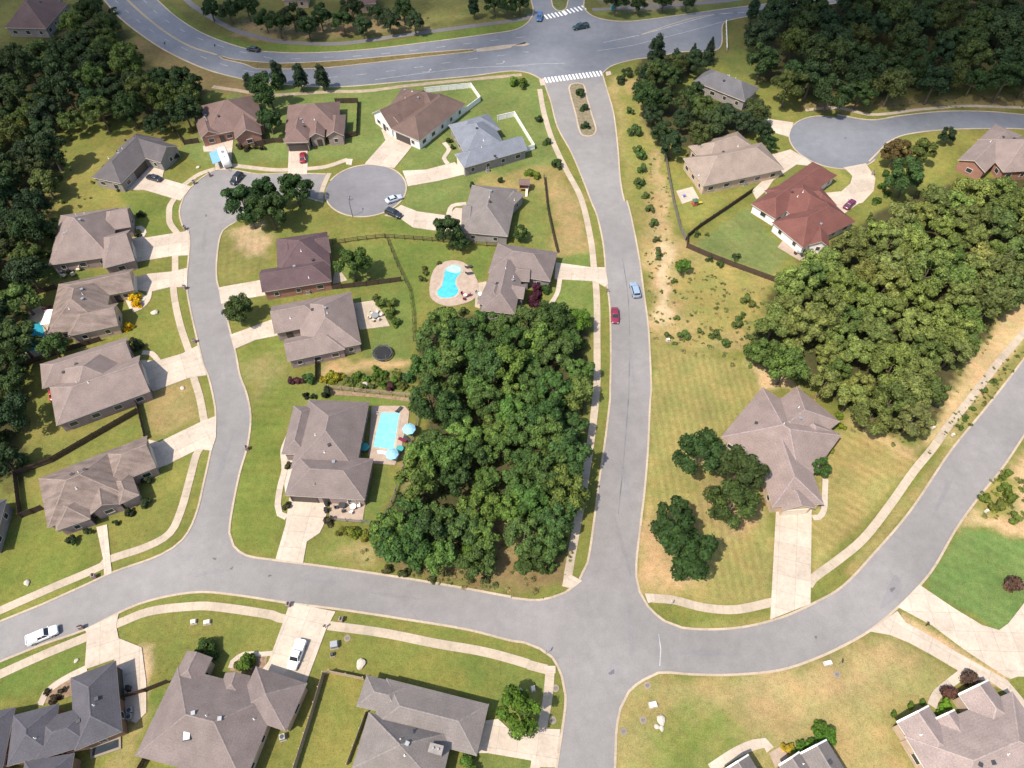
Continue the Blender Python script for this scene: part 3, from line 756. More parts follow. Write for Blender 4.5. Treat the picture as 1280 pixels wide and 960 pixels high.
def arrow(at, ang_, turn):
    x, y = W(at)[0]
    mb = MB(); co, si = math.cos(ang_), math.sin(ang_)
    tr = lambda p: (x + p[0] * co - p[1] * si, y + p[0] * si + p[1] * co, .042)
    mb.add([tr(p) for p in ((-1.8, -.12), (.6, -.12), (.6, .12), (-1.8, .12))], [(0, 1, 2, 3)])
    mb.add([tr(p) for p in ((.35, .1), (.6, .1), (1.0, .9 * turn), (.75, .95 * turn))], [(0, 1, 2, 3)] if turn > 0 else [(3, 2, 1, 0)])
    mb.add([tr(p) for p in ((.4, .8 * turn), (1.4, .75 * turn), (1.0, 1.7 * turn))], [(0, 1, 2)] if turn > 0 else [(2, 1, 0)])
    struct('turn_arrow_marking', mb.mesh('turn_arrow_marking'), M['paint_faint'])
arrow('A1 808,338', .12, 1); arrow('A1 1155,300', .12, 1)

# worn patches, oil marks and gully grates on the streets
def blot(uv, rx, ry, a, m, seed, z=.033):
    x, y = W(uv)[0]; rnd = random.Random(seed); n = 26; pts = []
    ph = [rnd.uniform(0, 6.3) for _ in range(4)]
    for i in range(n):
        t = 2 * math.pi * i / n
        k = 1 + .22 * math.sin(2 * t + ph[0]) + .16 * math.sin(3 * t + ph[1]) + .12 * math.sin(5 * t + ph[2]) + .08 * math.sin(8 * t + ph[3])
        px, py = rx * k * math.cos(t), ry * k * math.sin(t)
        pts.append((x + px * math.cos(a) - py * math.sin(a), y + px * math.sin(a) + py * math.cos(a)))
    struct('road_stain', slab_mesh('road_stain', pts, z, None), m)
STAIN = asphalt('stained_asphalt', (.200, .188, .190)); STAIN2 = asphalt('patched_asphalt', (.205, .195, .200)); OIL = asphalt('oil_mark', (.12, .115, .12))
for i, (uv, rx, ry, a) in enumerate([('D2 475,500', 1.5, 1.0, .3), ('D3 660,130', 3.0, 1.2, .8), ('D2 560,330', 4.0, .5, 1.5), ('D0 1000,40', 2.5, .5, .2), ('C2 540,520', .45, 6.0, .1), ('C2 520,800', .4, 5.0, .15),
                                     ('B2 560,800', .4, 6.0, 0), ('D1 650,150', 4.0, .35, -.12), ('D1 300,80', 3.0, .4, -.1), ('B0 960,250', .5, 4.0, .15), ('C0 1050,400', .5, 5.0, -.1), ('A2 400,600', .5, 5.0, .2), ('D2 900,420', 4.5, .5, 0), ('C3 900,560', 4.0, .5, .9)]):
    blot(uv, rx, ry, a, STAIN if i % 2 else STAIN2, i, .0335 + .0004 * i)
for i, (uv, r) in enumerate([('C0 1010,860', .35), ('C0 1090,905', .3), ('D3 300,345', .3), ('D1 65,55', .3), ('D2 470,510', .5), ('B0 970,130', .4), ('A3 440,650', .5), ('D3 660,120', .5)]):
    blot(uv, r, r * .7, i, OIL, 40 + i, .040)
# ------------------------------------------------------------------ houses
ROOF = {
    'slate': shingle('slate_shingles', (0.088, 0.086, 0.101)), 'slate_warm': shingle('warm_slate_shingles', (0.105, 0.096, 0.101)),
    'brown': shingle('brown_shingles', (0.155, 0.107, 0.097)), 'plum': shingle('plum_brown_shingles', (0.101, 0.069, 0.075)),
    'taupe': shingle('taupe_shingles', (0.218, 0.176, 0.163)), 'taupe_streak': shingle('streaked_taupe_shingles', (0.206, 0.163, 0.145), .3),
    'greytan': shingle('grey_tan_shingles', (0.181, 0.150, 0.145)), 'grey': shingle('grey_shingles', (0.181, 0.163, 0.158)),
    'bluegrey': shingle('blue_grey_shingles', (0.168, 0.185, 0.224)), 'tan': shingle('tan_shingles', (0.260, 0.211, 0.180)),
    'red': shingle('red_brown_shingles', (0.147, 0.065, 0.056)), 'mauve': shingle('mauve_grey_shingles', (.235, .187, .172)),
    'pale': shingle('pale_taupe_shingles', (0.273, 0.224, 0.211)), 'darkgrey': shingle('dark_grey_shingles', (0.113, 0.112, 0.123)),
    'cocoa': shingle('cocoa_shingles', (0.130, 0.090, 0.079)),
}
CAPC = {'slate': (.105, .10, .115), 'slate_warm': (.125, .112, .115), 'brown': (.185, .125, .110), 'plum': (.120, .080, .085), 'taupe': (.260, .205, .185), 'taupe_streak': (.245, .19, .165), 'greytan': (.215, .175, .165), 'grey': (.215, .19, .180), 'bluegrey': (.200, .215, .255), 'tan': (.31, .245, .205), 'red': (.175, .075, .064), 'mauve': (.285, .225, .225), 'pale': (.325, .26, .24), 'darkgrey': (.135, .13, .14), 'cocoa': (.155, .105, .090)}
CAP = {k: plain(k + '_ridge', tuple(x * .98 for x in c), .9, .2, var=.2, scale=2) for k, c in CAPC.items()}
WALL = {
    'brown': brick('brown_brick', (.22, .13, .09), (.32, .20, .14)), 'red': brick('red_brick', (.27, .13, .10), (.36, .20, .15)),
    'buff': brick('buff_brick', (.42, .31, .22), (.52, .40, .30)), 'white': brick('white_siding', (.70, .69, .68), (.76, .75, .73)),
    'grey': brick('grey_brick', (.22, .20, .19), (.30, .27, .25)), 'mauve': brick('mauve_brick', (.26, .19, .175), (.34, .26, .24)),
}

class Wing:
    def __init__(s, org, spec, h, idx, pitch):
        axis, ends = spec[1], spec[2]
        s.ov = .45
        h = h + .021 * idx
        a, b, c = W(spec[0], h)
        if len(spec) > 3: pitch = spec[3]
        A, B, Cc = (Vector(p) for p in (a, b, c))
        u = (B - A).normalized(); n = Vector((-u.y, u.x))
        if n.dot(Cc - B) < 0: n = -n
        L, D = (B - A).length, n.dot(Cc - B)
        A = A - org
        if axis == 'AB': s.o, s.s, s.t, s.L, s.Wd = A, u, n, L, D
        else: s.o, s.s, s.t, s.L, s.Wd = A, n, u, D, L
        s.h, s.pitch, s.ends = h, pitch, ends
        s.top = h + s.Wd / 2 * pitch
        lim = s.L / 2 - .02
        s.e = [min(s.Wd / 2, lim) if k == 'h' else 0.0 for k in ends]
        s.flip = s.s.x * s.t.y - s.s.y * s.t.x < 0
    def p(s, a, b, z):
        q = s.o + s.s * a + s.t * b
        return (q.x, q.y, z)
    def local(s, x, y):
        d = Vector((x, y)) - s.o
        return d.dot(s.s), d.dot(s.t)
    def inside(s, x, y, m=0.0):
        a, b = s.local(x, y)
        return -m < a < s.L + m and -m < b < s.Wd + m
    def z(s, x, y):
        a, b = s.local(x, y)
        if not (0 <= a <= s.L and 0 <= b <= s.Wd): return -1
        k = min(b, s.Wd - b)
        if s.ends[0] == 'h': k = min(k, a * (s.Wd / 2) / max(s.e[0], .01))
        if s.ends[1] == 'h': k = min(k, (s.L - a) * (s.Wd / 2) / max(s.e[1], .01))
        return s.h + k * s.pitch
    def roof(s, mb):
        L, Wd, h, tz = s.L, s.Wd, s.h, s.top
        T = [s.p(0, 0, h), s.p(L, 0, h), s.p(L, Wd, h), s.p(0, Wd, h), s.p(s.e[0], Wd / 2, tz), s.p(L - s.e[1], Wd / 2, tz)]
        th = .17
        Bm = [(x, y, z - th) for x, y, z in T]
        fs = [(0, 1, 5, 4), (2, 3, 4, 5)]
        if s.ends[0] == 'h': fs.append((3, 0, 4))
        if s.ends[1] == 'h': fs.append((1, 2, 5))
        edges = {}
        for f in fs:
            for i in range(len(f)):
                e = (f[i], f[(i + 1) % len(f)])
                if (e[1], e[0]) in edges: edges.pop((e[1], e[0]))
                else: edges[e] = 1
        rim = [(e[1], e[0], e[0] + 6, e[1] + 6) for e in edges]
        und = [tuple(i + 6 for i in reversed(f)) for f in fs]
        if s.flip:
            fs = [tuple(reversed(f)) for f in fs]; rim = [tuple(reversed(f)) for f in rim]; und = [tuple(reversed(f)) for f in und]
        b = len(mb.v)
        mb.v += T + Bm
        for group, mi in ((fs, 0), (rim, 1), (und, 1)):
            for f in group: mb.f.append([b + i for i in f]); mb.m.append(mi)
    def caps(s, wings, mb):
        L, Wd, h, tz = s.L, s.Wd, s.h, s.top
        R0, R1 = s.p(s.e[0], Wd / 2, tz), s.p(L - s.e[1], Wd / 2, tz)
        lines = [(R0, R1)]
        if s.ends[0] == 'h': lines += [(s.p(0, 0, h), R0), (s.p(0, Wd, h), R0)]
        if s.ends[1] == 'h': lines += [(s.p(L, 0, h), R1), (s.p(L, Wd, h), R1)]
        for a, b in lines:
            a, b = Vector(a), Vector(b)
            if (b - a).length < .3: continue
            d = b - a; sd = Vector((-d.y, d.x, 0)).normalized() * .14
            n = max(1, int((b - a).length / .6))
            for i in range(n):
                p, q = a + d * (i / n), a + d * ((i + 1) / n)
                m = (p + q) / 2
                if any(w is not s and w.z(m.x, m.y) > m.z + .03 for w in wings): continue
                up = Vector((0, 0, .045)); dn = Vector((0, 0, -.04))
                mb.add([p - sd + dn, p + up, p + sd + dn, q - sd + dn, q + up, q + sd + dn], [(0, 3, 4, 1), (1, 4, 5, 2)], 2)
    def rakes(s, mb):
        for k, a in ((0, .06), (1, s.L - .06)):
            if s.ends[k] != 'g': continue
            for b0 in (0, s.Wd):
                p, q = Vector(s.p(a, b0, s.h + .03)), Vector(s.p(a, s.Wd / 2, s.top + .03))
                w = Vector((s.s.x, s.s.y, 0)) * .13; u = Vector((0, 0, .05))
                mb.add([p - w, p + w, q + w, q - w, p - w + u, p + w + u, q + w + u, q - w + u], [(3, 2, 1, 0), (4, 5, 6, 7), (0, 1, 5, 4), (1, 2, 6, 5), (2, 3, 7, 6), (3, 0, 4, 7)], 1)
    def walls(s, mb):
        i = s.ov; L, Wd = s.L, s.Wd
        zt = s.h + i * s.pitch - .19
        q = [(i, i), (L - i, i), (L - i, Wd - i), (i, Wd - i)]
        lo = [s.p(a, b, 0) for a, b in q]; hi = [s.p(a, b, zt) for a, b in q]
        fs = [(0, 1, 5, 4), (1, 2, 6, 5), (2, 3, 7, 6), (3, 0, 4, 7)]
        if s.flip: fs = [tuple(reversed(f)) for f in fs]
        mb.add(lo + hi, fs)
        for k, a in ((0, i), (1, L - i)):
            if s.ends[k] == 'g':
                tri = [s.p(a, i, zt), s.p(a, Wd - i, zt), s.p(a, Wd / 2, s.top - .19)]
                mb.add(tri, [(0, 1, 2)])
    def sides(s):
        """wall runs: start, end, outward normal (2-D, local)"""
        i = s.ov; L, Wd = s.L, s.Wd
        q = [Vector(s.p(a, b, 0)[:2]) for a, b in ((i, i), (L - i, i), (L - i, Wd - i), (i, Wd - i))]
        nn = (-s.t, s.s, s.t, -s.s)
        return [(q[k], q[(k + 1) % 4], nn[k]) for k in range(4)]

def window(parent, c, n, w=1.1, z=1.6, hgt=1.25):
    a = math.atan2(n.y, n.x) + math.pi / 2
    mb = MB()
    for dx, dz, sx, sz in ((0, hgt / 2, w + .16, .08), (0, -hgt / 2, w + .16, .08), (-w / 2 - .04, 0, .08, hgt - .08), (w / 2 + .04, 0, .08, hgt - .08)):
        mb.box((dx, 0, z + dz), (sx, .14, sz))
    o = mb.build('window', M['cream'], parent, (c.x, c.y, 0), a)
    MB().box((0, 0, z), (w, .06, hgt - .12)).build('pane', M['glass'], o)
    return o

def garage_door(parent, c, n, w, m):
    a = math.atan2(n.y, n.x) + math.pi / 2
    mb = MB().box((0, 0, 1.1), (w, .08, 2.2))
    for k in range(4):
        for j in range(int(w / .8)):
            mb.box((-w / 2 + .42 + j * .8, .05, .32 + k * .53), (.66, .03, .40))
    mb.box((0, 0, 2.27), (w + .3, .16, .14)); mb.box((-w / 2 - .08, 0, 1.1), (.15, .16, 2.2)); mb.box((w / 2 + .08, 0, 1.1), (.15, .16, 2.2))
    return mb.build('garage_door', m, parent, (c.x, c.y, 0), a)

HOUSES = {}
def house(key, label, roof, wall, wings, h=3.25, pitch=.62, garage=None, door=None, chimney=None, vents='', skylight=None, fascia='cream', nwin=4.2, gdoor='cream', gw=4.9):
    rnd = random.Random(key)
    pts = W(' '.join(w[0] for w in wings), h)
    org = Vector((sum(p[0] for p in pts) / len(pts), sum(p[1] for p in pts) / len(pts)))
    root = empty('house', (org.x, org.y, 0), 0, label, 'house', 'houses of the subdivision')
    ws = [Wing(org, w, h, i, pitch) for i, w in enumerate(wings)]
    rb, wb, cb = MB(), MB(), MB()
    for w in ws: w.roof(rb); w.walls(wb)
    for w in ws: w.caps(ws, rb)
    if fascia == 'white':
        for w in ws: w.rakes(rb)
    wo = wb.build('wall', WALL[wall], root, fix=False)
    ro = rb.build('roof', [ROOF[roof], M[fascia], CAP[roof]], root)
    def rz(x, y): return max(w.z(x, y) for w in ws)
    def on_roof(mark):
        z = h + 1
        for _ in range(6):
            x, y = W(mark, z)[0]; x -= org.x; y -= org.y
            zz = rz(x, y)
            z = zz if zz > 0 else z
        return x, y, z
    # pipes and box vents
    spots = [on_roof([m]) for m in P(vents)] if vents else []
    tries = 0
    while len(spots) < 4 and tries < 60:
        tries += 1
        w = rnd.choice(ws[:2])
        x, y, _ = w.p(w.L * rnd.uniform(.3, .7), w.Wd * rnd.uniform(.55, .85) if rnd.random() < .6 else w.Wd * rnd.uniform(.2, .4), 0)
        if abs(rz(x, y) - w.z(x, y)) < .01: spots.append((x, y, rz(x, y)))
    for i, (x, y, z) in enumerate(spots):
        if i % 2 == 0:
            MB().box((0, 0, .02), (.5, .5, .34)).box((0, 0, .22), (.62, .62, .07)).build('box_vent', M['dark_metal'] if rnd.random() < .6 else M['grey_metal'], ro, (x, y, z), rnd.random() * 3)
        else:
            MB().tube((0, 0, -.1), (0, 0, .45), .07).tube((0, 0, -.12), (0, 0, .1), .2, .09).build('vent_pipe', M['white'], ro, (x, y, z))
    if chimney:
        x, y, z = on_roof(chimney)
        a = math.atan2(ws[0].s.y, ws[0].s.x)
        ch = MB().box((0, 0, .1), (1.9, 1.1, 2.6)).box((0, 0, 1.46), (2.15, 1.35, .14)).build('chimney', WALL[wall], ro, (x, y, z), a)
        MB().tube((-.4, 0, 1.5), (-.4, 0, 1.9), .16).tube((.4, 0, 1.5), (.4, 0, 1.9), .16).build('flue', M['grey_metal'], ch)
    if skylight:
        x, y, z = on_roof(skylight)
        sk = MB().box((0, 0, .05), (1.15, 1.4, .3)).build('skylight', M['dark_metal'], ro, (x, y, z), .2)
        MB().box((0, 0, .23), (.95, 1.2, .06)).build('pane', M['lens'], sk)
    # garage door and front door on the wall run nearest their marks
    used = []
    def nearest(mark):
        x, y = W(mark, 1.0)[0]; p = Vector((x - org.x, y - org.y)); best = None
        for w in ws:
            for q0, q1, n in w.sides():
                e = q1 - q0; l = e.length
                if l < 2: continue
                t = max(0, min(1, (p - q0).dot(e) / l / l))
                m = q0 + e * t
                if any(v is not w and v.inside(*(m + n * .35), -.3) for v in ws): continue
                d = (p - m).length
                if best is None or d < best[0]: best = (d, q0, e / l, l, t, n)
        return best
    for mark, wd in ((garage, gw), (door, 1.1)):
        if not mark: continue
        b = nearest(mark)
        if not b: continue
        _, q0, e, l, t, n = b
        wd = min(wd, l - .8)
        s_ = max(wd / 2 + .3, min(l - wd / 2 - .3, t * l))
        c = q0 + e * s_ + n * .05
        used.append((c, wd / 2 + .8))
        if mark is garage: garage_door(root, c, n, wd, M[gdoor])
        else:
            fd = MB().box((0, 0, 1.07), (1.05, .1, 2.1)).box((0, .02, 2.18), (1.35, .14, .12)).box((-.6, .02, 1.07), (.12, .14, 2.1)).box((.6, .02, 1.07), (.12, .14, 2.1))
            f = fd.build('front_door', M['trim_dark'], root, (c.x, c.y, 0), math.atan2(n.y, n.x) + math.pi / 2)
            MB().box((.38, .09, 1.0), (.06, .1, .12)).build('handle', M['grey_metal'], f)
    for w in ws:
        for q0, q1, n in w.sides():
            e = q1 - q0; l = e.length; e = e / l
            if n.dot(Vector((-org.x - q0.x, -org.y - q0.y)).normalized()) < -.5: continue
            k = int(l / nwin + .3)
            for j in range(k):
                c = q0 + e * (l * (j + .5) / k)
                if any(v is not w and v.inside(*(c + n * .3), -.1) for v in ws): continue
                if any((c - u).length < r for u, r in used): continue
                window(root, c + n * .03, n, rnd.choice((1.0, 1.5)) if l > 4 else .9)
                used.append((c, 1.8))
    HOUSES[key] = (root, ws, org)
    return root

house('H1', 'dark slate roofed house bent in an L around its driveway, west of the street bend', 'slate_warm', 'grey',
      [('A0 430,835 640,628 755,672', 'AB', 'hh'), ('A0 638,630 842,688 765,768', 'AB', 'hg')], garage='A0 650,800', gdoor='trim_dark', vents='A0 590,660 510,745')
house('H2', 'brown brick house with white camper trailer parked in front, three front gables', 'brown', 'red',
      [('A0 938,500 1205,448 1225,590', 'AB', 'hh'), ('A0 942,652 1035,630 1010,500', 'BC', 'gh'), ('A0 1105,655 1232,632 1190,490', 'BC', 'gh'), ('A0 1030,607 1112,592 1090,500', 'BC', 'gh')], door='A0 1045,640', garage='A0 985,650')
house('H3', 'brown roofed house with red car on its driveway beside the brown yard fence', 'brown', 'mauve',
      [('A1 150,495 395,478 412,600', 'AB', 'hh'), ('A1 130,672 248,668 240,545', 'BC', 'hh'), ('A1 248,648 322,643 315,540', 'BC', 'gh'), ('A1 330,642 413,638 405,540', 'BC', 'gh')], garage='A1 200,700', gdoor='trim_dark', door='A1 300,700')
house('H4', 'white sided house with dark brown hipped roof beside the white yard fence', 'cocoa', 'white',
      [('A1 545,532 634,604 810,440', 'BC', 'gh', .7), ('A1 634,606 768,664 905,455', 'BC', 'hh'), ('A1 690,412 905,452 860,540', 'AB', 'hh'), ('A1 628,560 676,586 742,505', 'BC', 'gh', .75)], garage='A1 690,660', gdoor='trim_dark', door='A1 610,600', vents='A1 700,425 735,430')
house('H5', 'pale blue grey roofed house with a long low garage wing toward the circle', 'bluegrey', 'grey',
      [('A1 905,588 1092,535 1165,605', 'AB', 'hh'), ('A1 935,725 1230,642 1270,706', 'AB', 'hg'), ('A1 915,600 1100,560 1120,700', 'BC', 'hh')], garage='A1 950,790', vents='A1 1040,605 1070,650 1125,735')
house('H6', 'grey roofed house behind the black car, east of the turning circle', 'grey', 'grey',
      [('F 590,231 647,236 640,296', 'BC', 'hh'), ('F 640,236 656,243 650,283', 'BC', 'hh'), ('F 578,256 600,256 597,284', 'BC', 'hh')], garage='F 580,265', vents='B1 1105,15 1098,45 1100,65')
house('H7', 'grey tan roofed house between the freeform pool and the main street', 'greytan', 'grey',
      [('F 622,304 697,315 689,352', 'AB', 'hh'), ('F 617,318 657,322 645,393', 'BC', 'hh'), ('F 637,332 664,334 662,352', 'AB', 'hg'), ('F 633,352 659,356 656,374', 'AB', 'hg'), ('F 610,350 640,357 634,388', 'BC', 'hh', .7)], garage='B2 215,390', vents='B1 1135,450 1175,380')
house('H8', 'dark plum brown roofed house on the inside of the street bend', 'plum', 'red',
      [('B1 95,240 335,205 362,365', 'BC', 'hh'), ('B1 25,385 345,335 358,438', 'AB', 'gh'), ('B1 98,262 210,244 228,345', 'BC', 'hh', .72), ('B1 235,240 345,224 358,300', 'AB', 'hg', .7)], vents='B1 180,370 210,290 268,338', garage='B1 25,440')
house('H9', 'taupe roofed house with a pale patio behind, above the trampoline', 'taupe', 'mauve',
      [('B1 190,538 448,488 487,735', 'BC', 'hh'), ('B1 75,556 320,510 345,635', 'AB', 'gh'), ('B1 135,710 400,655 412,760', 'AB', 'gh')], vents='B1 325,565 335,590', garage='B1 90,640', door='B1 160,690')
house('H10', 'large taupe roofed house beside the rectangular pool with two turquoise umbrellas', 'greytan', 'mauve',
      [('C1 245,112 533,122 500,445', 'BC', 'hh'), ('C1 135,562 512,584 540,388', 'AB', 'hh'), ('C1 178,140 290,143 275,372', 'BC', 'hh'), ('C1 245,528 318,528 330,400', 'BC', 'gh', 1.0)], garage='C1 230,585', gdoor='trim_dark', vents='C1 345,325 322,358', door='C1 330,600')
house('H11', 'taupe hipped house above the white fire pit seats, west side of the street', 'taupe', 'mauve',
      [('B0 285,128 560,92 552,318', 'AB', 'hh'), ('B0 470,232 613,196 612,345', 'AB', 'hg'), ('B0 470,112 620,86 622,180', 'AB', 'hg')], vents='B0 375,150 400,125', garage='B0 640,300')
house('H12', 'streaked taupe roofed house with yellow bushes at its front corner', 'taupe_streak', 'buff',
      [('B0 275,452 628,378 658,472', 'AB', 'hg'), ('B0 275,455 530,420 548,640', 'BC', 'hh'), ('B0 325,590 556,540 580,640', 'AB', 'hg')], vents='B0 385,478 388,500 388,522 325,568', garage='B0 690,430', door='B0 560,530')
house('H13', 'large taupe house with a red car behind, long fence along its south side', 'taupe', 'mauve',
      [('F 62,484 175,444 193,487', 'AB', 'hg'), ('F 50,455 160,421 169,449', 'AB', 'hg'), ('F 70,462 140,432 160,482', 'AB', 'hh')], vents='B0 300,868 415,915 360,830', garage='B0 700,880', door='B0 650,740')
house('H14', 'taupe house with many hips and a fenced side yard at the street curve', 'taupe_streak', 'mauve',
      [('C0 182,482 540,338 590,560', 'AB', 'hh'), ('C0 480,365 692,280 732,430', 'AB', 'hg'), ('C0 425,652 568,600 500,410', 'BC', 'gh'), ('C0 262,728 425,672 380,560', 'BC', 'hh'), ('C0 560,605 655,560 620,450', 'BC', 'hh')], vents='C0 340,465 370,455 400,442', garage='C0 745,370', door='C0 460,690')
house('H15', 'dark slate house with brown brick walls at the southwest corner', 'slate', 'brown',
      [('F 88.3,847.5 144.7,825.8 154,914', 'BC', 'hh'), ('F 16.7,894 73.3,879 100,933', 'BC', 'hh'), ('F 48,900 116,880 120,928', 'AB', 'hh', .5), ('F -30,893 19,884 42,965', 'BC', 'hh'), ('F 31,952 93,941 112,1004', 'BC', 'hh')], vents='D0 455,635 440,665 370,740 165,820', garage='D0 600,540', gdoor='trim_dark')
house('H16', 'large tan grey house with one skylight behind the parked white pickup', 'greytan', 'buff',
      [('F 222,834 350,866 318,985', 'AB', 'hh'), ('D0 880,408 1000,440 945,600', 'BC', 'gh'), ('F 320,833 384,854 362,916', 'BC', 'hh'), ('D0 1060,512 1178,525 1150,640', 'BC', 'gh')], vents='D0 910,702 972,715 1035,728 1195,730', skylight='D0 880,808', garage='F 345,835')
house('H17', 'long grey house with one chimney beside the bright tree at the corner', 'grey', 'grey',
      [('D1 615,538 1096,660 1045,905', 'AB', 'hh', .5), ('D1 520,522 720,570 680,720', 'AB', 'hh'), ('D1 530,698 930,790 870,1060', 'BC', 'hh')], vents='D1 732,793 680,825 712,845 700,900', chimney='D1 850,878', garage='D1 1065,800')
house('H18', 'small gabled house cut by the frame below the curved front walk', 'grey', 'mauve',
      [('D3 225,890 350,825 490,1010', 'BC', 'gg'), ('D3 125,945 222,882 330,1050', 'BC', 'gg'), ('D2 985,975 1112,895 1200,1060', 'BC', 'gg')], fascia='white', nwin=5)
house('H19', 'pale taupe house with four white edged front gables at the southeast corner', 'pale', 'buff',
      [('D3 720,810 1225,600 1420,1010', 'AB', 'hh', .5), ('D3 680,742 830,665 960,930', 'BC', 'gh', .55), ('D3 858,728 952,684 1040,850', 'BC', 'gh', .55), ('D3 970,612 1110,545 1230,760', 'BC', 'gh', .6)], fascia='white', vents='D3 1135,935 1205,895')
house('H20', 'large mauve grey house with angled wings on the striped corner lot', 'mauve', 'buff',
      [('F 901,546 953,484 1046,552', 'BC', 'hh', .42), ('F 996,483 1050,527 1000,590', 'BC', 'hh', .5), ('F 966,634 1030,630 1022,520', 'BC', 'hh', .5), ('F 1020,560 1042,540 1010,515', 'BC', 'hh', .6), ('F 979,638 1019,635 1015,600', 'BC', 'gh', .5)], garage='F 990,640', gdoor='cream', vents='F 945,529 980,530 1000,523')
house('H21', 'tan roofed house with buff side wall beside a white patio', 'tan', 'buff',
      [('A2 805,745 1175,670 1205,812', 'AB', 'hh'), ('A2 830,688 1062,618 1112,720', 'AB', 'hh')], garage='A2 1215,800', vents='A2 890,690 880,825')
house('H22', 'red roofed white house inside the looping driveway', 'red', 'white',
      [('F 939,255 1016,202 1034,228', 'AB', 'hh'), ('F 965,278 1030,247 1063,280', 'AB', 'hh'), ('F 1002.8,220.8 1053.6,264.5 1014,292', 'AB', 'hh', .46), ('F 1012,306 1037,309 1052,270', 'BC', 'gh'), ('F 1000,240 1026,234 1040,258', 'BC', 'hh')], vents='A3 190,905 215,925 B3 325,170 240,20', h=2.8)
house('H23', 'grey roofed house mostly hidden among the dark trees', 'darkgrey', 'grey',
      [('A2 855,382 925,322 1150,428', 'BC', 'hh')])
house('H24', 'taupe house with red brick gable at the east edge', 'taupe', 'red',
      [('A3 968,752 1098,812 1300,650', 'BC', 'gh', .45), ('A3 1062,655 1330,640 1360,800', 'AB', 'hh')])
house('H25', 'dark hipped house at the northwest corner behind the woods', 'brown', 'grey',
      [('A0 20,130 130,10 250,95', 'AB', 'hh', .75), ('A0 60,80 150,-20 230,60', 'AB', 'hh', .9)])
house('H26', 'grey roofed house cut by the west edge below the fence corner', 'darkgrey', 'grey',
      [('C0 -130,600 32,578 45,800', 'AB', 'hh')])
house('H27', 'brown roofed house cut by the north edge above the avenue curve', 'brown', 'buff',
      [('A1 130,-40 250,-45 250,-5', 'AB', 'hh')])
house('H28', 'pale walled house half seen between the trees of the far belt', 'brown', 'buff',
      [('A1 420,-30 560,-40 570,15', 'AB', 'gg')])
# ------------------------------------------------------------------ plants
def quads_mesh(name, C, Nn, size, rng, aspect=1.0, core=None):
    """leaf faces: centres, normals, sizes"""
    n = len(C)
    rnd = rng.normal(size=(n, 3))
    U = np.cross(Nn, rnd); U /= np.linalg.norm(U, axis=1)[:, None] + 1e-9
    V = np.cross(Nn, U)
    sz = size[:, None]
    vs = np.stack([C - U * sz - V * sz * .15, C - V * sz * aspect, C + U * sz + V * sz * .15, C + V * sz * aspect], 1).reshape(-1, 3)
    fs = np.arange(n * 4).reshape(n, 4)
    vl, fl = vs.tolist(), fs.tolist()
    if core:
        b = len(vl); vl += core[0]; fl += [[b + i for i in f] for f in core[1]]
    me = bpy.data.meshes.new(name)
    me.from_pydata(vl, [], fl); me.update()
    me.materials.append(M['leaf'])
    return me

_bm = bmesh.new(); bmesh.ops.create_icosphere(_bm, subdivisions=1, radius=1)
ICO_V = np.array([v.co[:] for v in _bm.verts]); ICO_F = [[v.index for v in f.verts] for f in _bm.faces]; _bm.free()

def fib(n, rng):
    d = rng.normal(size=(n, 3)); return d / np.linalg.norm(d, axis=1)[:, None]

def crown_mesh(seed, Rr=3.4, z0=2.2, H=6.2, nb=13, nleaf=2600, ls=.30, flat=.8, core=True, lobes=1.0, bl=(.30, .50)):
    rng = np.random.default_rng(seed)
    blobs = []
    for i in range(nb):
        t = rng.uniform(0, 2 * math.pi)
        k = i / nb
        rr = Rr * ((.66 if bl[1] > .4 else .78) * math.sqrt(rng.uniform(.15, 1))) * (1 - .55 * max(0, k - .55)) * lobes
        if k > .85: rr *= .3
        zz = z0 + H * (.22 + .56 * k) + rng.uniform(-.3, .3)
        br = Rr * rng.uniform(*bl) * (1 - .25 * k)
        blobs.append((np.array([rr * math.cos(t), rr * math.sin(t), zz]), br))
    Cs, Ns, S = [], [], []
    tot = sum(b[1] ** 2 for b in blobs)
    for c, r in blobs:
        m = int(nleaf * 1.6 * r * r / tot)
        d = fib(m, rng)
        d = d[(d[:, 2] > -.55)]
        # ragged shells
        rad = r * (rng.uniform(.72, 1.08, len(d)) + .10 * np.sin(d[:, 0] * 7 + seed) * np.cos(d[:, 1] * 8))
        p = c + d * rad[:, None] * np.array([1, 1, flat])
        keep = np.ones(len(d), bool)
        for c2, r2 in blobs:
            if c2 is c: continue
            keep &= np.linalg.norm((p - c2) / np.array([1, 1, flat]), axis=1) > r2 * .72
        p, d = p[keep], d[keep]
        nn = d + rng.normal(size=d.shape) * .45; nn[:, 2] += .25
        nn /= np.linalg.norm(nn, axis=1)[:, None]
        Cs.append(p); Ns.append(nn); S.append(rng.uniform(.65, 1.25, len(d)) * ls)
    core_ = None
    if core:
        vl, fl = [], []
        for c, r in blobs:
            b = len(vl)
            vv = ICO_V * r * .70 * np.array([1, 1, flat]) * rng.uniform(.85, 1.1, (len(ICO_V), 1)) + c
            vl += vv.tolist(); fl += [[b + i for i in f] for f in ICO_F]
        core_ = (vl, fl)
    return quads_mesh('crown', np.concatenate(Cs), np.concatenate(Ns), np.concatenate(S), rng, .62, core_)

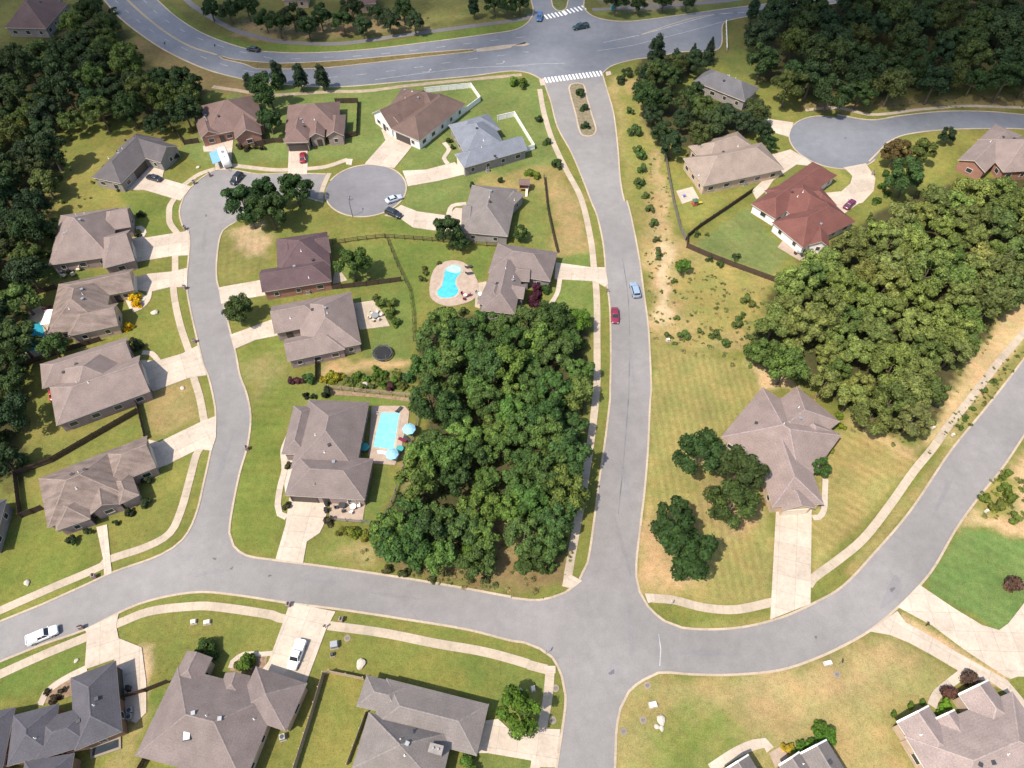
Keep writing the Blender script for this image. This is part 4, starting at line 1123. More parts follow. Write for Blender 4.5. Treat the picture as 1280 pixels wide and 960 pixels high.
def pine_mesh(seed, H=11.0, Rr=2.4, nleaf=2600):
    rng = np.random.default_rng(seed)
    Cs, Ns, S = [], [], []
    levels = 13
    for k in range(levels):
        f = k / (levels - 1)
        z = H * (.18 + .80 * f)
        r = Rr * (1 - f) ** .8 * rng.uniform(.8, 1.1) + .25
        nbr = max(4, int(8 - 4 * f))
        off = rng.uniform(0, 6)
        for j in range(nbr):
            t = off + 2 * math.pi * j / nbr + rng.uniform(-.3, .3)
            L = r * rng.uniform(.75, 1.15)
            m = int(nleaf / levels / nbr * (.5 + 1.0 * (1 - f)) * 1.2) + 4
            s = rng.uniform(.12, 1, m) ** .7
            wd = .34 * L * (1 - .55 * s) + .12
            lat = rng.normal(size=m) * wd * .55
            p = np.stack([np.cos(t) * s * L - np.sin(t) * lat, np.sin(t) * s * L + np.cos(t) * lat, z - .28 * L * s * s + rng.normal(size=m) * .16 + .12], 1)
            nn = rng.normal(size=(m, 3)) * .45 + np.array([.3 * math.cos(t), .3 * math.sin(t), 1.0]); nn /= np.linalg.norm(nn, axis=1)[:, None]
            Cs.append(p); Ns.append(nn); S.append(rng.uniform(.18, .36, m))
    return quads_mesh('crown', np.concatenate(Cs), np.concatenate(Ns), np.concatenate(S), rng, .45)

def trunk_mesh(seed, H=4.5, r=.22):
    rng = random.Random(seed); mb = MB()
    mb.tube((0, 0, -.1), (.05, .03, H * .45), r * 1.25, r * .9, 8)
    mb.tube((.05, .03, H * .45), (.1, -.05, H), r * .9, r * .45, 8)
    for k in range(4):
        t = k * 1.6 + rng.uniform(0, .6)
        z = H * rng.uniform(.45, .75)
        k_ = H / 4.5; mb.tube((.05 * k_, 0, z), (math.cos(t) * 1.5 * k_, math.sin(t) * 1.5 * k_, z + rng.uniform(.9, 1.6) * k_), r * .5, r * .2, 6)
    me = mb.mesh('trunk'); me.materials.append(M['bark'])
    return me

CROWNS = [crown_mesh(11 + i, Rr=3.4 + .25 * (i % 3), nb=(24, 17, 30, 20)[i % 4], H=5.2 + .6 * (i % 3), nleaf=3300, ls=.225 + .02 * (i % 2), flat=(.8, .7, .9)[i % 3], bl=(.20, .36)) for i in range(9)]
LOWCROWN = [crown_mesh(50 + i, nleaf=900, ls=.46, nb=9) for i in range(3)]
PINES = [crown_mesh(30 + i, Rr=2.9 + .2 * i, z0=.6, H=10 + i, nb=26, nleaf=3000, ls=.25, lobes=.85, flat=.95, bl=(.26, .46)) for i in range(3)] + [pine_mesh(33, H=11, Rr=2.9)]
CEDARS = [crown_mesh(60 + i, Rr=1.5, z0=.2, H=6.0, nb=10, nleaf=1500, ls=.2, lobes=.55) for i in range(2)]
SHRUBS = [crown_mesh(70 + i, Rr=1.0, z0=-.1, H=1.5, nb=7, nleaf=620, ls=.13, flat=.85) for i in range(4)]
BALLS = [crown_mesh(80 + i, Rr=.95, z0=.0, H=1.35, nb=9, nleaf=900, ls=.10, flat=.95, lobes=.45) for i in range(2)]
TRUNKS = [trunk_mesh(i) for i in range(3)]
SHTRUNK = trunk_mesh(9, .8, .06)

def plant(name, crown, trunk, x, y, s, col, label, cat, group=None, sz=None, rz=None):
    root = empty(name, (x, y, 0), random.uniform(0, 6.28) if rz is None else rz, label, cat, group)
    root.scale = (s, s, sz or s)
    t = link('trunk', trunk, root)
    c = link('crown', crown, root)
    j = lambda: random.uniform(.9, 1.1)
    c.color = (col[0] * j(), col[1] * j(), col[2] * j(), 1)
    return root

def inside_poly(x, y, poly):
    ins = False
    for i in range(len(poly)):
        ax, ay = poly[i]; bx, by = poly[(i + 1) % len(poly)]
        if (ay > y) != (by > y) and x < ax + (y - ay) / (by - ay) * (bx - ax): ins = not ins
    return ins

HOUSE_KEEP = []
for root, ws, org in HOUSES.values():
    for w in ws:
        HOUSE_KEEP.append((w, org))
def on_house(x, y, m):
    return any(w.inside(x - o.x, y - o.y, m) for w, o in HOUSE_KEEP)
PAVED = [main_poly, west_poly, top_poly]
def seg_clear(x, y, pts, d):
    return all((x - a) ** 2 + (y - b) ** 2 > d * d for a, b in pts[::2])

# one tone per tree: its own leaf colour
TONES = {
    'mid': (('deep green', (.050, .098, .027)), ('mid green', (.074, .132, .034)), ('yellowish green', (.104, .164, .038))),
    'right': (('deep olive', (.092, .132, .036)), ('olive green', (.130, .170, .047)), ('pale olive', (.156, .192, .055))),
    'left': (('blackish green', (.026, .048, .018)), ('dull dark green', (.042, .066, .020)), ('yellowish green', (.075, .108, .028))),
    'top': (('blackish green', (.028, .052, .022)), ('dull dark green', (.038, .066, .022)), ('dusky olive', (.055, .075, .022))),
}
POOL_OF_TREES = []
def edge_gap(x, y, poly):
    best = 1e9
    for i in range(len(poly)):
        (ax, ay), (bx, by) = poly[i - 1], poly[i]
        ex, ey = bx - ax, by - ay
        t = max(0, min(1, ((x - ax) * ex + (y - ay) * ey) / (ex * ex + ey * ey + 1e-9)))
        best = min(best, math.hypot(x - ax - t * ex, y - ay - t * ey))
    return best
def wood(outline, key, where, sp, scale, zmid, zone, weights, inset=1.9):
    """trees of a wood, each its own: crowns fall inside the outline read at mid-crown height"""
    poly = W(outline, zmid)
    xs = [p[0] for p in poly]; ys = [p[1] for p in poly]
    pts = []; rnd = random.Random(key + str(len(outline)))
    area = 0
    for i in range(len(poly)):
        a, b = poly[i - 1], poly[i]; area += a[0] * b[1] - b[0] * a[1]
    area = abs(area) / 2
    for _ in range(int(area / sp / sp * 60)):
        x, y = rnd.uniform(min(xs), max(xs)), rnd.uniform(min(ys), max(ys))
        if not inside_poly(x, y, poly) or on_house(x, y, 1.2) or edge_gap(x, y, poly) < inset: continue
        if any((x - a) ** 2 + (y - b) ** 2 < sp * sp for a, b in pts): continue
        if any(inside_poly(x, y, pv) for pv in PAVED): continue
        pts.append((x, y))
    for x, y in pts:
        tone, col = rnd.choices(TONES[key], weights)[0]
        s = scale * rnd.uniform(.78, 1.22)
        POOL_OF_TREES.append((x, y, s, s * rnd.uniform(.9, 1.2), tone, col, 'broad' if s > scale else 'narrow', where, zone(x, y), rnd.randrange(len(CROWNS)), rnd.randrange(3)))

gy = lambda u, v: G(u, v)[1]
wood(WOOD_MID, 'mid', 'in the middle wood', 4.5, 1.08, 6.0,
     lambda x, y: 'north end' if y > gy(600, 465) else ('along the sidewalk' if x > G(695, 560)[0] else ('south end' if y < gy(600, 640) else ('along the pool fence' if x < G(550, 560)[0] else 'in its middle'))), (3, 4, 2), 1.0)
wood(WOOD_RIGHT, 'right', 'in the east wood', 4.9, 1.14, 6.0,
     lambda x, y: 'at its far end' if y > gy(1100, 330) else ('toward the big lot house' if y < gy(1100, 480) else ('above the curving street' if x > G(1170, 420)[0] else ('next to the open field' if x < G(1000, 420)[0] else 'in its middle'))), (2, 4, 3))
wood(WOOD_HOUSE, 'top', 'around the hidden grey house', 5.6, 1.12, 6.0,
     lambda x, y: 'behind it' if y > gy(900, 110) else 'in front of it', (3, 3, 1))
wood(WOOD_WEST, 'left', 'on the west edge', 5.6, 1.15, 6.0, lambda x, y: 'beside the fenced west lot', (3, 2, 1))
wood(WOOD_LEFT, 'left', 'in the northwest wood', 6.3, 1.25, 6.0,
     lambda x, y: 'near the avenue' if y > gy(100, 110) else ('behind the slate house' if x > G(60, 200)[0] else 'along the west edge'), (4, 3, 2))
wood(WOOD_TOP, 'top', 'in the northeast wood', 7.4, 1.42, 7.0,
     lambda x, y: 'beyond the turning circle' if x < G(1090, 90)[0] else 'above the side street', (3, 3, 2))

def mass(name, items, meshes):
    """one object out of many plants: (x, y, scale, height scale, hue, mesh number)"""
    V, F, H = [], [], []; base = 0
    for me in meshes:
        n = len(me.vertices); a = np.empty(n * 3); me.vertices.foreach_get('co', a); me['n'] = n
    geo = []
    for me in meshes:
        a = np.empty(len(me.vertices) * 3); me.vertices.foreach_get('co', a)
        lt = np.empty(len(me.polygons), int); me.polygons.foreach_get('loop_total', lt)
        lv = np.empty(len(me.loops), int); me.loops.foreach_get('vertex_index', lv)
        geo.append((a.reshape(-1, 3), lt, lv))
    LT = []
    for x, y, s, sz, col, k in items:
        a, lt, lv = geo[k % len(geo)]
        t = random.uniform(0, 6.28); c, si = math.cos(t), math.sin(t)
        V.append(np.stack([x + s * (a[:, 0] * c - a[:, 1] * si), y + s * (a[:, 0] * si + a[:, 1] * c), sz * a[:, 2]], 1))
        F.append(lv + base); LT.append(lt); base += len(a)
        H.append(np.tile(np.array([col[0], col[1], col[2], 1.0]) * random.uniform(.85, 1.15), (len(a), 1)))
    V, F, LT, H = np.concatenate(V), np.concatenate(F), np.concatenate(LT), np.concatenate(H)
    me = bpy.data.meshes.new(name)
    me.vertices.add(len(V)); me.vertices.foreach_set('co', V.ravel())
    me.loops.add(len(F)); me.loops.foreach_set('vertex_index', F)
    me.polygons.add(len(LT)); me.polygons.foreach_set('loop_start', np.concatenate([[0], np.cumsum(LT)[:-1]])); me.polygons.foreach_set('loop_total', LT)
    me.update(calc_edges=True)
    me.attributes.new('hue', 'FLOAT_COLOR', 'POINT').data.foreach_set('color', H.astype(np.float32).ravel())
    return tag(link(name, me, None, M['leaf_mass']), kind='stuff')

def in_frame(x, y, z, m=0):
    dx, dy, dz = x, y, z - CAMH
    d = dy * CP - dz * SP
    u = 640 + FPX * dx / d; v = 480 - FPX * (dy * SP + dz * CP) / d
    return -m < u < 1280 + m and -m < v < 960 + m
POOL_OF_TREES.sort(key=lambda t: (not in_frame(t[0], t[1], 6, 25), -t[2] / math.sqrt(t[0] ** 2 + t[1] ** 2 + CAMH ** 2)))
for x, y, s, sz, tone, col, size, where, zn, k, j in POOL_OF_TREES[:275]:
    plant('woodland_tree', CROWNS[k], TRUNKS[j], x, y, s, col, '%s tree with %s crown, %s, %s' % (tone, size, where, zn), 'tree', '%s %s trees, %s, %s' % (tone, size, where, zn), sz)
mass('far_woodland', [(x, y, s, sz, col, k) for x, y, s, sz, tone, col, size, where, zn, k, j in POOL_OF_TREES[275:]], CROWNS)
print('woodland trees', len(POOL_OF_TREES))


def tree(uv, s, col, label, kind='crown', z=4.0, cat='tree', group=None, name=None, sz=None):
    x, y = W(uv, z)[0]
    ms, tr, nm = {'crown': (CROWNS, TRUNKS[0], 'shade_tree'), 'pine': (PINES, TRUNKS[1], 'pine_tree'), 'cedar': (CEDARS, TRUNKS[2], 'cedar_tree'),
                  'shrub': (SHRUBS, SHTRUNK, 'shrub'), 'ball': (BALLS, SHTRUNK, 'round_shrub')}[kind]
    return plant(name or nm, random.choice(ms), tr, x, y, s, col, label, cat, group, sz)

DG, MG, YG, BG = (.030, .060, .018), (.050, .095, .022), (.095, .150, .022), (.080, .150, .020)
PN = (.026, .050, .024)
for uv, s, c, lab, *k in [
    ('F 302,250', 1.55, DG, 'dark tree nearest the camper trailer, on the lawn inside the street bend'),
    ('F 326,240', 1.4, DG, 'dark tree in the middle of the clump inside the street bend'),
    ('F 336,262', 1.45, (.04, .07, .02), 'dark tree on the bare dirt inside the street bend'),
    ('F 368,234', 1.4, DG, 'dark upright tree nearest the turning circle in the bend clump'),
    ('F 313,270', .95, DG, 'small dark tree at the south side of the bend clump'),
    ('F 562,286', 1.3, DG, 'dark tree on the rail fence beside the grey roofed house'),
    ('F 574,300', .8, DG, 'small dark tree under the grey roofed house by the rail fence'),
    ('F 440,330', 1.25, MG, 'green tree on the fenced lawn behind the plum roofed house'),
    ('F 296,384', 1.1, (.055, .075, .025), 'tree between two driveways on the inside of the street'),
    ('F 868,112', .95, DG, 'dark tree against the west wall of the hidden grey house'),
    ('F 652,888', 1.05, BG, 'bright green tree on the lawn beside the southern driveway'),
    ('F 876,570', 1.5, DG, 'dark tree at the west corner of the mauve roofed house, northern of the lot trees'),
    ('F 925,585', 1.55, (.045, .072, .02), 'broad tree overhanging the mauve roof on the striped lot'),
    ('F 915,630', 1.3, (.045, .072, .02), 'tree standing south of the broad tree on the striped lot'),
    ('F 840,650', 1.25, DG, 'dark tree on the bare soil by the main street kerb'),
    ('F 853,688', 1.5, (.035, .075, .02), 'large dark tree on the striped lot, southern of the two by the kerb'),
    ('F 1024,582', .62, MG, 'small round tree against the east wall of the mauve roofed house'),
    ('F 588,692', .8, BG, 'bright tree alone at the south tip of the middle wood'),
    ('F 670,697', .8, MG, 'green tree alone at the southeast tip of the middle wood'),
    ('F 722,400', .85, BG, 'bright green tree on the lawn south of the pool house driveway'),
    ('F 700,398', .9, MG, 'green tree at the north edge of the middle wood by the driveway'),
    ('F 64,432', 1.0, MG, 'tree between the shaded pool and the streaked roof house'),
    ('F 22,425', 1.35, (.05, .08, .025), 'tree overhanging the west side of the shaded pool'),
    ('F 1120,190', 1.15, (.11, .075, .03), 'rust tinged tree at the bend of the side street'),
    ('F 1152,188', 1.25, (.10, .12, .035), 'pale green tree beside the rust tinged one at the side street'),
    ('F 1135,222', 1.45, (.045, .085, .025), 'large dark green tree south of the rust tinged tree'),
    ('F 1186,170', .7, PN, 'small dark tree alone on the lawn by the side street'),
    ('F 964,178', .62, DG, 'dark little tree on the lawn beside the tan house driveway'),
    ('F 45,130', 1.0, (.11, .125, .02), 'yellow green tree lit at the clearing of the northwest wood'),
    ('F 20,165', 1.05, (.12, .13, .02), 'yellow green tree west of the clearing in the northwest wood'),
    ('F 100,285', .5, MG, 'small tree above the taupe hipped house on the west lawn'),
    ('F 155,320', .5, DG, 'dark small tree at the front corner of the taupe hipped house'),
    ('F 650,290', .6, MG, 'green upright tree against the east wall of the grey roofed house'),
    ('F 335,112', 1.45, DG, 'broad dark tree between the two brown roofed northern houses'),
    ('F 336,148', 1.15, DG, 'dark tree at the east wall of the brick house with gables'),
    ('F 1010,215', .45, MG, 'little tree at the tip of the red roof by the loop driveway'),
    ('F 853.8,331', .62, BG, 'bright round bush tree in the field south of the fenced lawn', ),
]:
    tree(uv, s, c, lab, z=4.5 * s)
for uv, s, lab in [('F 345,88', 1.0, 'tall pine by the avenue, western of three behind the brown roof'), ('F 373,92', 1.0, 'tall pine by the avenue, middle of three behind the brown roof'),
                   ('F 401,92', .95, 'tall pine by the avenue, eastern of three behind the brown roof'), ('F 310,100', .7, 'short dark pine above the brick house with gables'),
                   ('F 822,62', 1.0, 'tall pine at the corner of the entrance street and avenue'), ('F 845,72', .85, 'pine second from the entrance street along the avenue'),
                   ('F 866,70', .8, 'pine third from the entrance street along the avenue'), ('F 888,62', .8, 'pine fourth from the entrance street, by the turn lane'),
                   ('F 804,98', .9, 'pine in front of the corner pine on the entrance street'), ('F 943,8', .9, 'thin pine left of the pair at the far avenue'), ('F 964,8', .9, 'thin pine right of the pair at the far avenue'),
                   ('F 812,120', .85, 'pine on the west flank of the trees around the grey house'), ('F 592,6', .8, 'dark conical pine alone in the meadow beyond the avenue')]:
    tree(uv, s, PN, lab, 'pine', 6 * s)
# belt of trees beyond the avenue
far = 'F 262,8 285,12 308,8 330,22 348,30 366,22 384,32 400,20 428,26 452,30 470,14 486,24 504,10 518,24 440,10 618,2 634,4 650,0 770,2 800,0 830,-2 860,-4'.split()
for i, q in enumerate(far[1:]):
    tree('F ' + q, random.uniform(.95, 1.25), random.choice([DG, DG, (.035, .06, .022)]), 'dark tree of the belt beyond the avenue, %s' % ('beside the north leg of the crossing' if float(q.split(',')[0]) > 600 else 'above the grey footpath'), z=5, group='tree belt beyond the avenue ' + ('east' if float(q.split(',')[0]) > 600 else 'west'))

# shrubs and bushes, each its own
ORD = ['first', 'second', 'third', 'fourth', 'fifth', 'sixth', 'seventh', 'eighth', 'ninth', 'tenth', 'eleventh', 'twelfth', 'thirteenth', 'fourteenth', 'fifteenth', 'sixteenth']
def row(marks, sizes, col, fmt, kind='shrub', group=None, z=.7):
    for i, q in enumerate(P(marks)):
        s = 1.3 * sizes[i % len(sizes)]
        tree([q], s, col, fmt % ORD[i], kind, z * s, 'shrub', group)
row('A2 327,432 340,500 348,582', [1.5, 1.45, 1.4], (.035, .06, .022), '%s dark bush from the crosswalk in the planted median', 'shrub', 'bushes in the planted median')
row('A2 555,518 578,612 590,705 605,730 612,790 604,850 630,915', [1.2, 1.9, 1.5, 1.6, 1.4, 1.7, .9], (.080, .125, .038), '%s green bush from the avenue in the row east of the entrance street', 'shrub', 'bushes east of the entrance street')
row('B2 632,30 653,90 666,162 680,236 684,285 690,315', [1.0, 1.25, 1.2, .9, .8, 1.1], (.085, .125, .04), '%s bush from the north beside the bare dirt strip', 'shrub', 'bushes beside the dirt strip')
row('A2 512,365 545,338', [1.7, 1.6], (.036, .066, .022), '%s round bush from the kerb at the crossing corner', 'shrub', 'bushes at the crossing corner')
row('A2 8,375 50,390', [1.7, 1.7], (.075, .135, .02), '%s bright bush from the white fence near the crosswalk', 'shrub', 'bright bushes near the crosswalk')
row('A2 125,560 165,660 218,765', [1.2, 1.4, 1.6], (.045, .080, .024), '%s bush from the crosswalk along the west sidewalk', 'shrub', 'bushes along the west sidewalk')
row('B2 810,690 730,685 765,432 775,610 885,672 965,685 1060,640 1100,520 1135,545 1090,590 920,215 1000,730', [1.3, .9, .8, .7, .8, 1.3, 1.2, 1.3, 1.0, .8, .6, 1.1], (.095, .135, .036), '%s weedy bush counted from the dirt strip across the dry field', 'shrub', 'weedy bushes in the dry field')
row('B2 875,210 935,330 985,355 1060,320 1070,610', [.9, .9, 1.0, 1.1, 1.2], (.060, .10, .028), '%s small bush from the fence corner around the fenced lawn', 'shrub', 'bushes around the fenced lawn')
row('C3 1100,580 1160,610 1190,525 1225,570 1205,450 1180,480 1240,670', [1.2, 1.5, 1.2, 1.3, .9, .8, 1.2], (.11, .15, .028), '%s yellow green bush from the kerb in the wild plot at the east edge', 'shrub', 'bushes in the wild plot')
row('C3 1040,150 1010,190 980,240 1100,70 1140,20', [.7, .8, .7, .8, .8], (.085, .13, .028), '%s low weed bush from the south on the verge of the curving street', 'shrub', 'weed bushes on the curving verge')
row('C3 405,185 420,235 400,280 365,345', [.9, .9, .85, .9], (.15, .20, .02), '%s lime bush from the north along the east wall of the mauve house', 'shrub', 'lime bushes along the mauve house')
row('C1 405,730 440,725 475,735 520,740', [1.1, 1.1, 1.1, 1.3], (.13, .16, .022), '%s lime shrub from the driveway in the hedge row south of the patio', 'shrub', 'hedge row south of the patio')
row('B1 590,540 630,580 660,625 560,515 640,540', [1.3, 1.4, 1.3, 1.0, 1.2], (.085, .12, .026), '%s shrub counted around the pale patio behind the taupe house', 'shrub', 'shrubs around the pale patio')
row('B1 470,880 520,895 560,885 590,870 650,905 600,920 560,850', [1.2, 1.0, 1.3, 1.2, 1.1, 1.0, .8], (.090, .155, .022), '%s green shrub from the west in the fenced garden bed', 'shrub', 'green shrubs in the garden bed')
row('B1 345,885 375,880 320,900', [1.5, 1.4, 1.0], (.22, .22, .02), '%s yellow green shrub from the dark fence stub in the garden', 'shrub', 'yellow green shrubs in the garden')
row('B1 160,905 200,905 630,935', [.9, 1.0, 1.1], (.075, .030, .038), '%s plum leaved shrub from the west along the garden strip', 'shrub', 'plum leaved shrubs of the garden strip')
row('B1 430,900 450,920 500,930 545,930 575,905 610,890 660,880 670,925 690,930', [1.0, .8, .9, .8, 1.0, .8, 1.1, .9, 1.0], (.10, .13, .03), '%s low garden plant from the west behind the pale rail fence', 'shrub', 'low plants behind the pale rail fence')
row('B1 250,895 700,900 720,880', [1.3, 1.3, 1.4], (.045, .11, .03), '%s deep green shrub from the west end of the garden strip', 'shrub', 'deep green shrubs of the garden strip')
row('C1 232,85 270,92 330,75', [.8, .7, 1.2], (.022, .035, .018), '%s blackish shrub from the west behind the big taupe house', 'shrub', 'blackish shrubs behind the big taupe house')
row('B0 625,500 640,530', [1.5, 1.3], (.62, .44, .008), '%s bright yellow bush at the garage corner of the streaked roof house', 'shrub', 'bright yellow bushes by the garage', .9)
row('B0 598,645', [1.15], (.60, .44, .01), '%s lemon yellow bush at the south front corner of the streaked roof house', 'shrub')
row('B2 125,455 112,500 95,520', [1.7, 1.8, 1.3], (.060, .016, .032), '%s purple leaved small tree in front of the house by the main street', 'shrub', 'purple leaved trees by the main street', 1.0)
row('B2 165,430 155,470', [1.2, 1.3], (.04, .08, .02), '%s green bush between the purple tree and the main street driveway', 'shrub', 'green bushes by the purple tree')
row('D0 965,385 1000,410', [1.6, 1.3], (.05, .10, .02), '%s green bush from the west at the front of the tan grey house', 'shrub', 'green bushes at the tan grey house')
row('D0 1155,475', [1.7], (.07, .135, .02), '%s round tree like bush in the ring bed beside the parked white pickup', 'shrub')
row('D1 1000,925', [1.6], (.06, .12, .02), '%s bush in the nook of the long grey house beside its driveway', 'shrub')
row('D3 1030,540 935,605', [1.75, 1.65], (.11, .060, .050), '%s round brown clipped bush from the driveway at the pale taupe house', 'ball', 'brown clipped bushes')
row('D3 1238,95', [1.9], (.10, .065, .05), '%s brown clipped bush in the edged bed of the deep green lawn', 'ball')
row('D3 670,705 750,665 805,648', [.7, .75, .7], (.085, .15, .02), '%s small clipped bush from the west under the first white edged gable', 'ball', 'clipped bushes under the first gable')
row('D3 920,665 890,690', [1.0, .8], (.12, .22, .02), '%s lime bush from the walk between the white edged gables', 'shrub', 'lime bushes between the gables')
row('D3 310,770 350,790 330,830 270,850 375,830 215,870 240,860', [1.2, 1.3, 1.4, 1.1, 1.0, .9, .9], (.075, .16, .02), '%s bright bush from the north in the bed above the small gabled house', 'shrub', 'bright bushes above the small gabled house')
row('D3 165,865', [.9], (.42, .28, .03), '%s straw yellow grass clump at the end of the curved front walk', 'shrub')
row('C0 340,765 410,730 600,640 680,590 545,690 690,490', [1.1, .8, 1.0, 1.1, .6, .9], (.035, .050, .02), '%s foundation shrub from the west along the curve lot house', 'shrub', 'foundation shrubs of the curve lot house')
row('A0 1120,685 1160,690 1200,690 1235,690', [1.0, 1.1, .8, .9], (.055, .045, .025), '%s foundation shrub from the west under the brick gables', 'shrub', 'foundation shrubs under the brick gables')
row('A0 650,790 560,880 830,735', [.9, 1.0, 1.2], (.030, .05, .02), '%s dark shrub counted from the slate house driveway', 'shrub', 'dark shrubs at the slate house')
row('B0 650,745 625,720 660,115 640,215', [1.2, 1.0, 1.1, .9], (.035, .05, .02), '%s dark front shrub from the south on the west lots', 'shrub', 'dark front shrubs on the west lots')
row('B0 75,0 240,220 230,300 100,740', [1.2, 1.0, 1.2, 1.1], (.03, .055, .018), '%s dark bush along the edge of the west wood', 'shrub', 'dark bushes along the west wood')
row('D0 250,630 290,595 220,600', [.9, .6, .6], (.06, .05, .03), '%s bed shrub from the dark slate house corner', 'shrub', 'bed shrubs of the dark slate house')
row('A3 635,815 620,875 640,910 590,940 340,805', [1.1, 1.2, 1.1, 1.3, .8], (.06, .11, .024), '%s shrub from the turning circle in the beds of the loop driveway', 'shrub', 'shrubs of the loop driveway beds')
row('C2 40,880 100,860 180,890', [1.4, 1.7, 1.2], (.06, .10, .025), '%s low bush from the west at the south tip of the middle wood', 'shrub', 'low bushes at the tip of the middle wood')
row('D1 620,30 690,40 830,70 1000,60 1080,75 760,20', [1.0, 1.1, .8, 1.0, .9, .9], (.075, .085, .03), '%s scrub bush from the west on the rough verge north of the bottom street', 'shrub', 'scrub on the rough verge')
row('B1 800,395 780,425 790,375 860,350', [.8, .9, .7, .7], (.09, .095, .03), '%s rockery shrub from the south around the freeform pool', 'shrub', 'rockery shrubs at the freeform pool')
row('A1 905,655 925,690', [1.0, .8], (.04, .06, .025), '%s shrub at the entrance of the blue grey house', 'shrub', 'shrubs at the blue grey house')
row('A1 1018,870 1152,845', [1.1, 1.1], (.03, .055, .02), '%s clipped shrub from the west behind the grey roofed house', 'ball', 'clipped shrubs behind the grey roofed house')
row('A2 80,805 110,820', [1.5, 1.2], (.10, .14, .02), '%s yellowish shrub beside the wooden playhouse', 'shrub', 'yellowish shrubs by the playhouse')
row('C1 150,345 155,415 140,610 345,680', [.9, .9, .9, 1.1], (.06, .06, .03), '%s bed shrub along the west walk of the big taupe house', 'shrub', 'bed shrubs of the big taupe house')

# low undergrowth nobody could count: wood edges, the dry field, rough verges
TUFTS = [crown_mesh(90 + i, Rr=.8, z0=-.15, H=.9, nb=5, nleaf=110, ls=.17, flat=.6, core=False) for i in range(4)]
def scatter():
    rnd = random.Random(3); items = []
    def along(poly, n, spread, cols, smax, z=0):
        q = W(poly, z)
        per = [math.dist(q[i - 1], q[i]) for i in range(len(q))]
        for _ in range(n):
            i = rnd.choices(range(len(q)), per)[0]; t = rnd.random()
            x = q[i - 1][0] + (q[i][0] - q[i - 1][0]) * t + rnd.gauss(0, spread); y = q[i - 1][1] + (q[i][1] - q[i - 1][1]) * t + rnd.gauss(0, spread)
            put(x, y, cols, smax)
    def fill(outline, n, cols, smax):
        q = W(outline); xs = [p[0] for p in q]; ys = [p[1] for p in q]; k = 0
        for _ in range(n * 8):
            x, y = rnd.uniform(min(xs), max(xs)), rnd.uniform(min(ys), max(ys))
            if inside_poly(x, y, q): put(x, y, cols, smax); k += 1
            if k >= n: break
    def put(x, y, cols, smax):
        if any(inside_poly(x, y, pv) for pv in PAVED) or on_house(x, y, .5): return
        s = smax * rnd.uniform(.35, 1) ** 1.3
        items.append((x, y, s, s * (rnd.uniform(.7, 1.1) if smax > 1.6 else rnd.uniform(.35, .7)), rnd.choice(cols), rnd.randrange(4)))
    G1 = [(.095, .125, .036), (.08, .115, .034), (.12, .14, .045)]; D1 = [(.20, .175, .075), (.16, .155, .06), (.23, .185, .09)]
    along('F 845,432 880,440 945,460 985,478 1040,520 1062,530 1105,548 1145,545 1188,502 1200,460 1238,425', 90, 1.2, G1 + D1, 1.2)
    along(WOOD_LEFT[10:22], 110, 2.5, G1, 1.7)
    along('F 470,695 540,705 600,700 650,710 700,700 715,680', 60, 1.5, G1 + D1, 1.2)
    along('F 515,720 560,728 620,738 680,744', 55, .9, G1 + D1, .9)
    along('F 1195,560 1225,505 1265,455 1285,430', 60, .8, G1, .9)
    along('F 1160,568 1188,530 1215,495 1250,452', 40, .6, G1 + D1, .7)
    fill('F 832,190 842,260 850,330 945,360 970,350 935,435 818,425 815,300', 170, G1 + D1 + D1, .9)
    fill('F 800,180 818,185 822,420 812,420 806,330', 60, D1 + G1, .7)
    fill('F 505,545 545,560 545,625 500,630', 40, G1 + D1, 1.0)
    fill('F 600,610 655,630 670,690 605,705', 40, G1 + D1, 1.0)
    fill('F 1222,625 1250,590 1285,600 1282,655 1230,645', 45, [(.11, .15, .03), (.13, .14, .05)], 1.2)
    fill('F 1000,128 1280,118 1280,134 1000,140', 70, G1 + D1, .9)
    fill('F 300,40 540,30 540,22 300,28', 50, D1 + G1, 1.0)
    fill('F 400,470 515,460 518,490 410,488', 60, [(.09, .15, .025), (.14, .17, .03), (.06, .10, .03)], .9)
    # understorey of the woods
    U1 = [(.050, .085, .026), (.065, .10, .03), (.085, .105, .035)]
    fill(WOOD_MID, 330, U1, 2.2); fill(WOOD_RIGHT, 420, [(.085, .115, .035), (.11, .13, .042)], 2.3); fill(WOOD_TOP[2:], 200, U1, 2.6); fill(WOOD_LEFT, 260, U1[:2], 2.6); fill(WOOD_WEST, 90, U1[:2], 2.2)
    mass('undergrowth', items, TUFTS)
scatter()
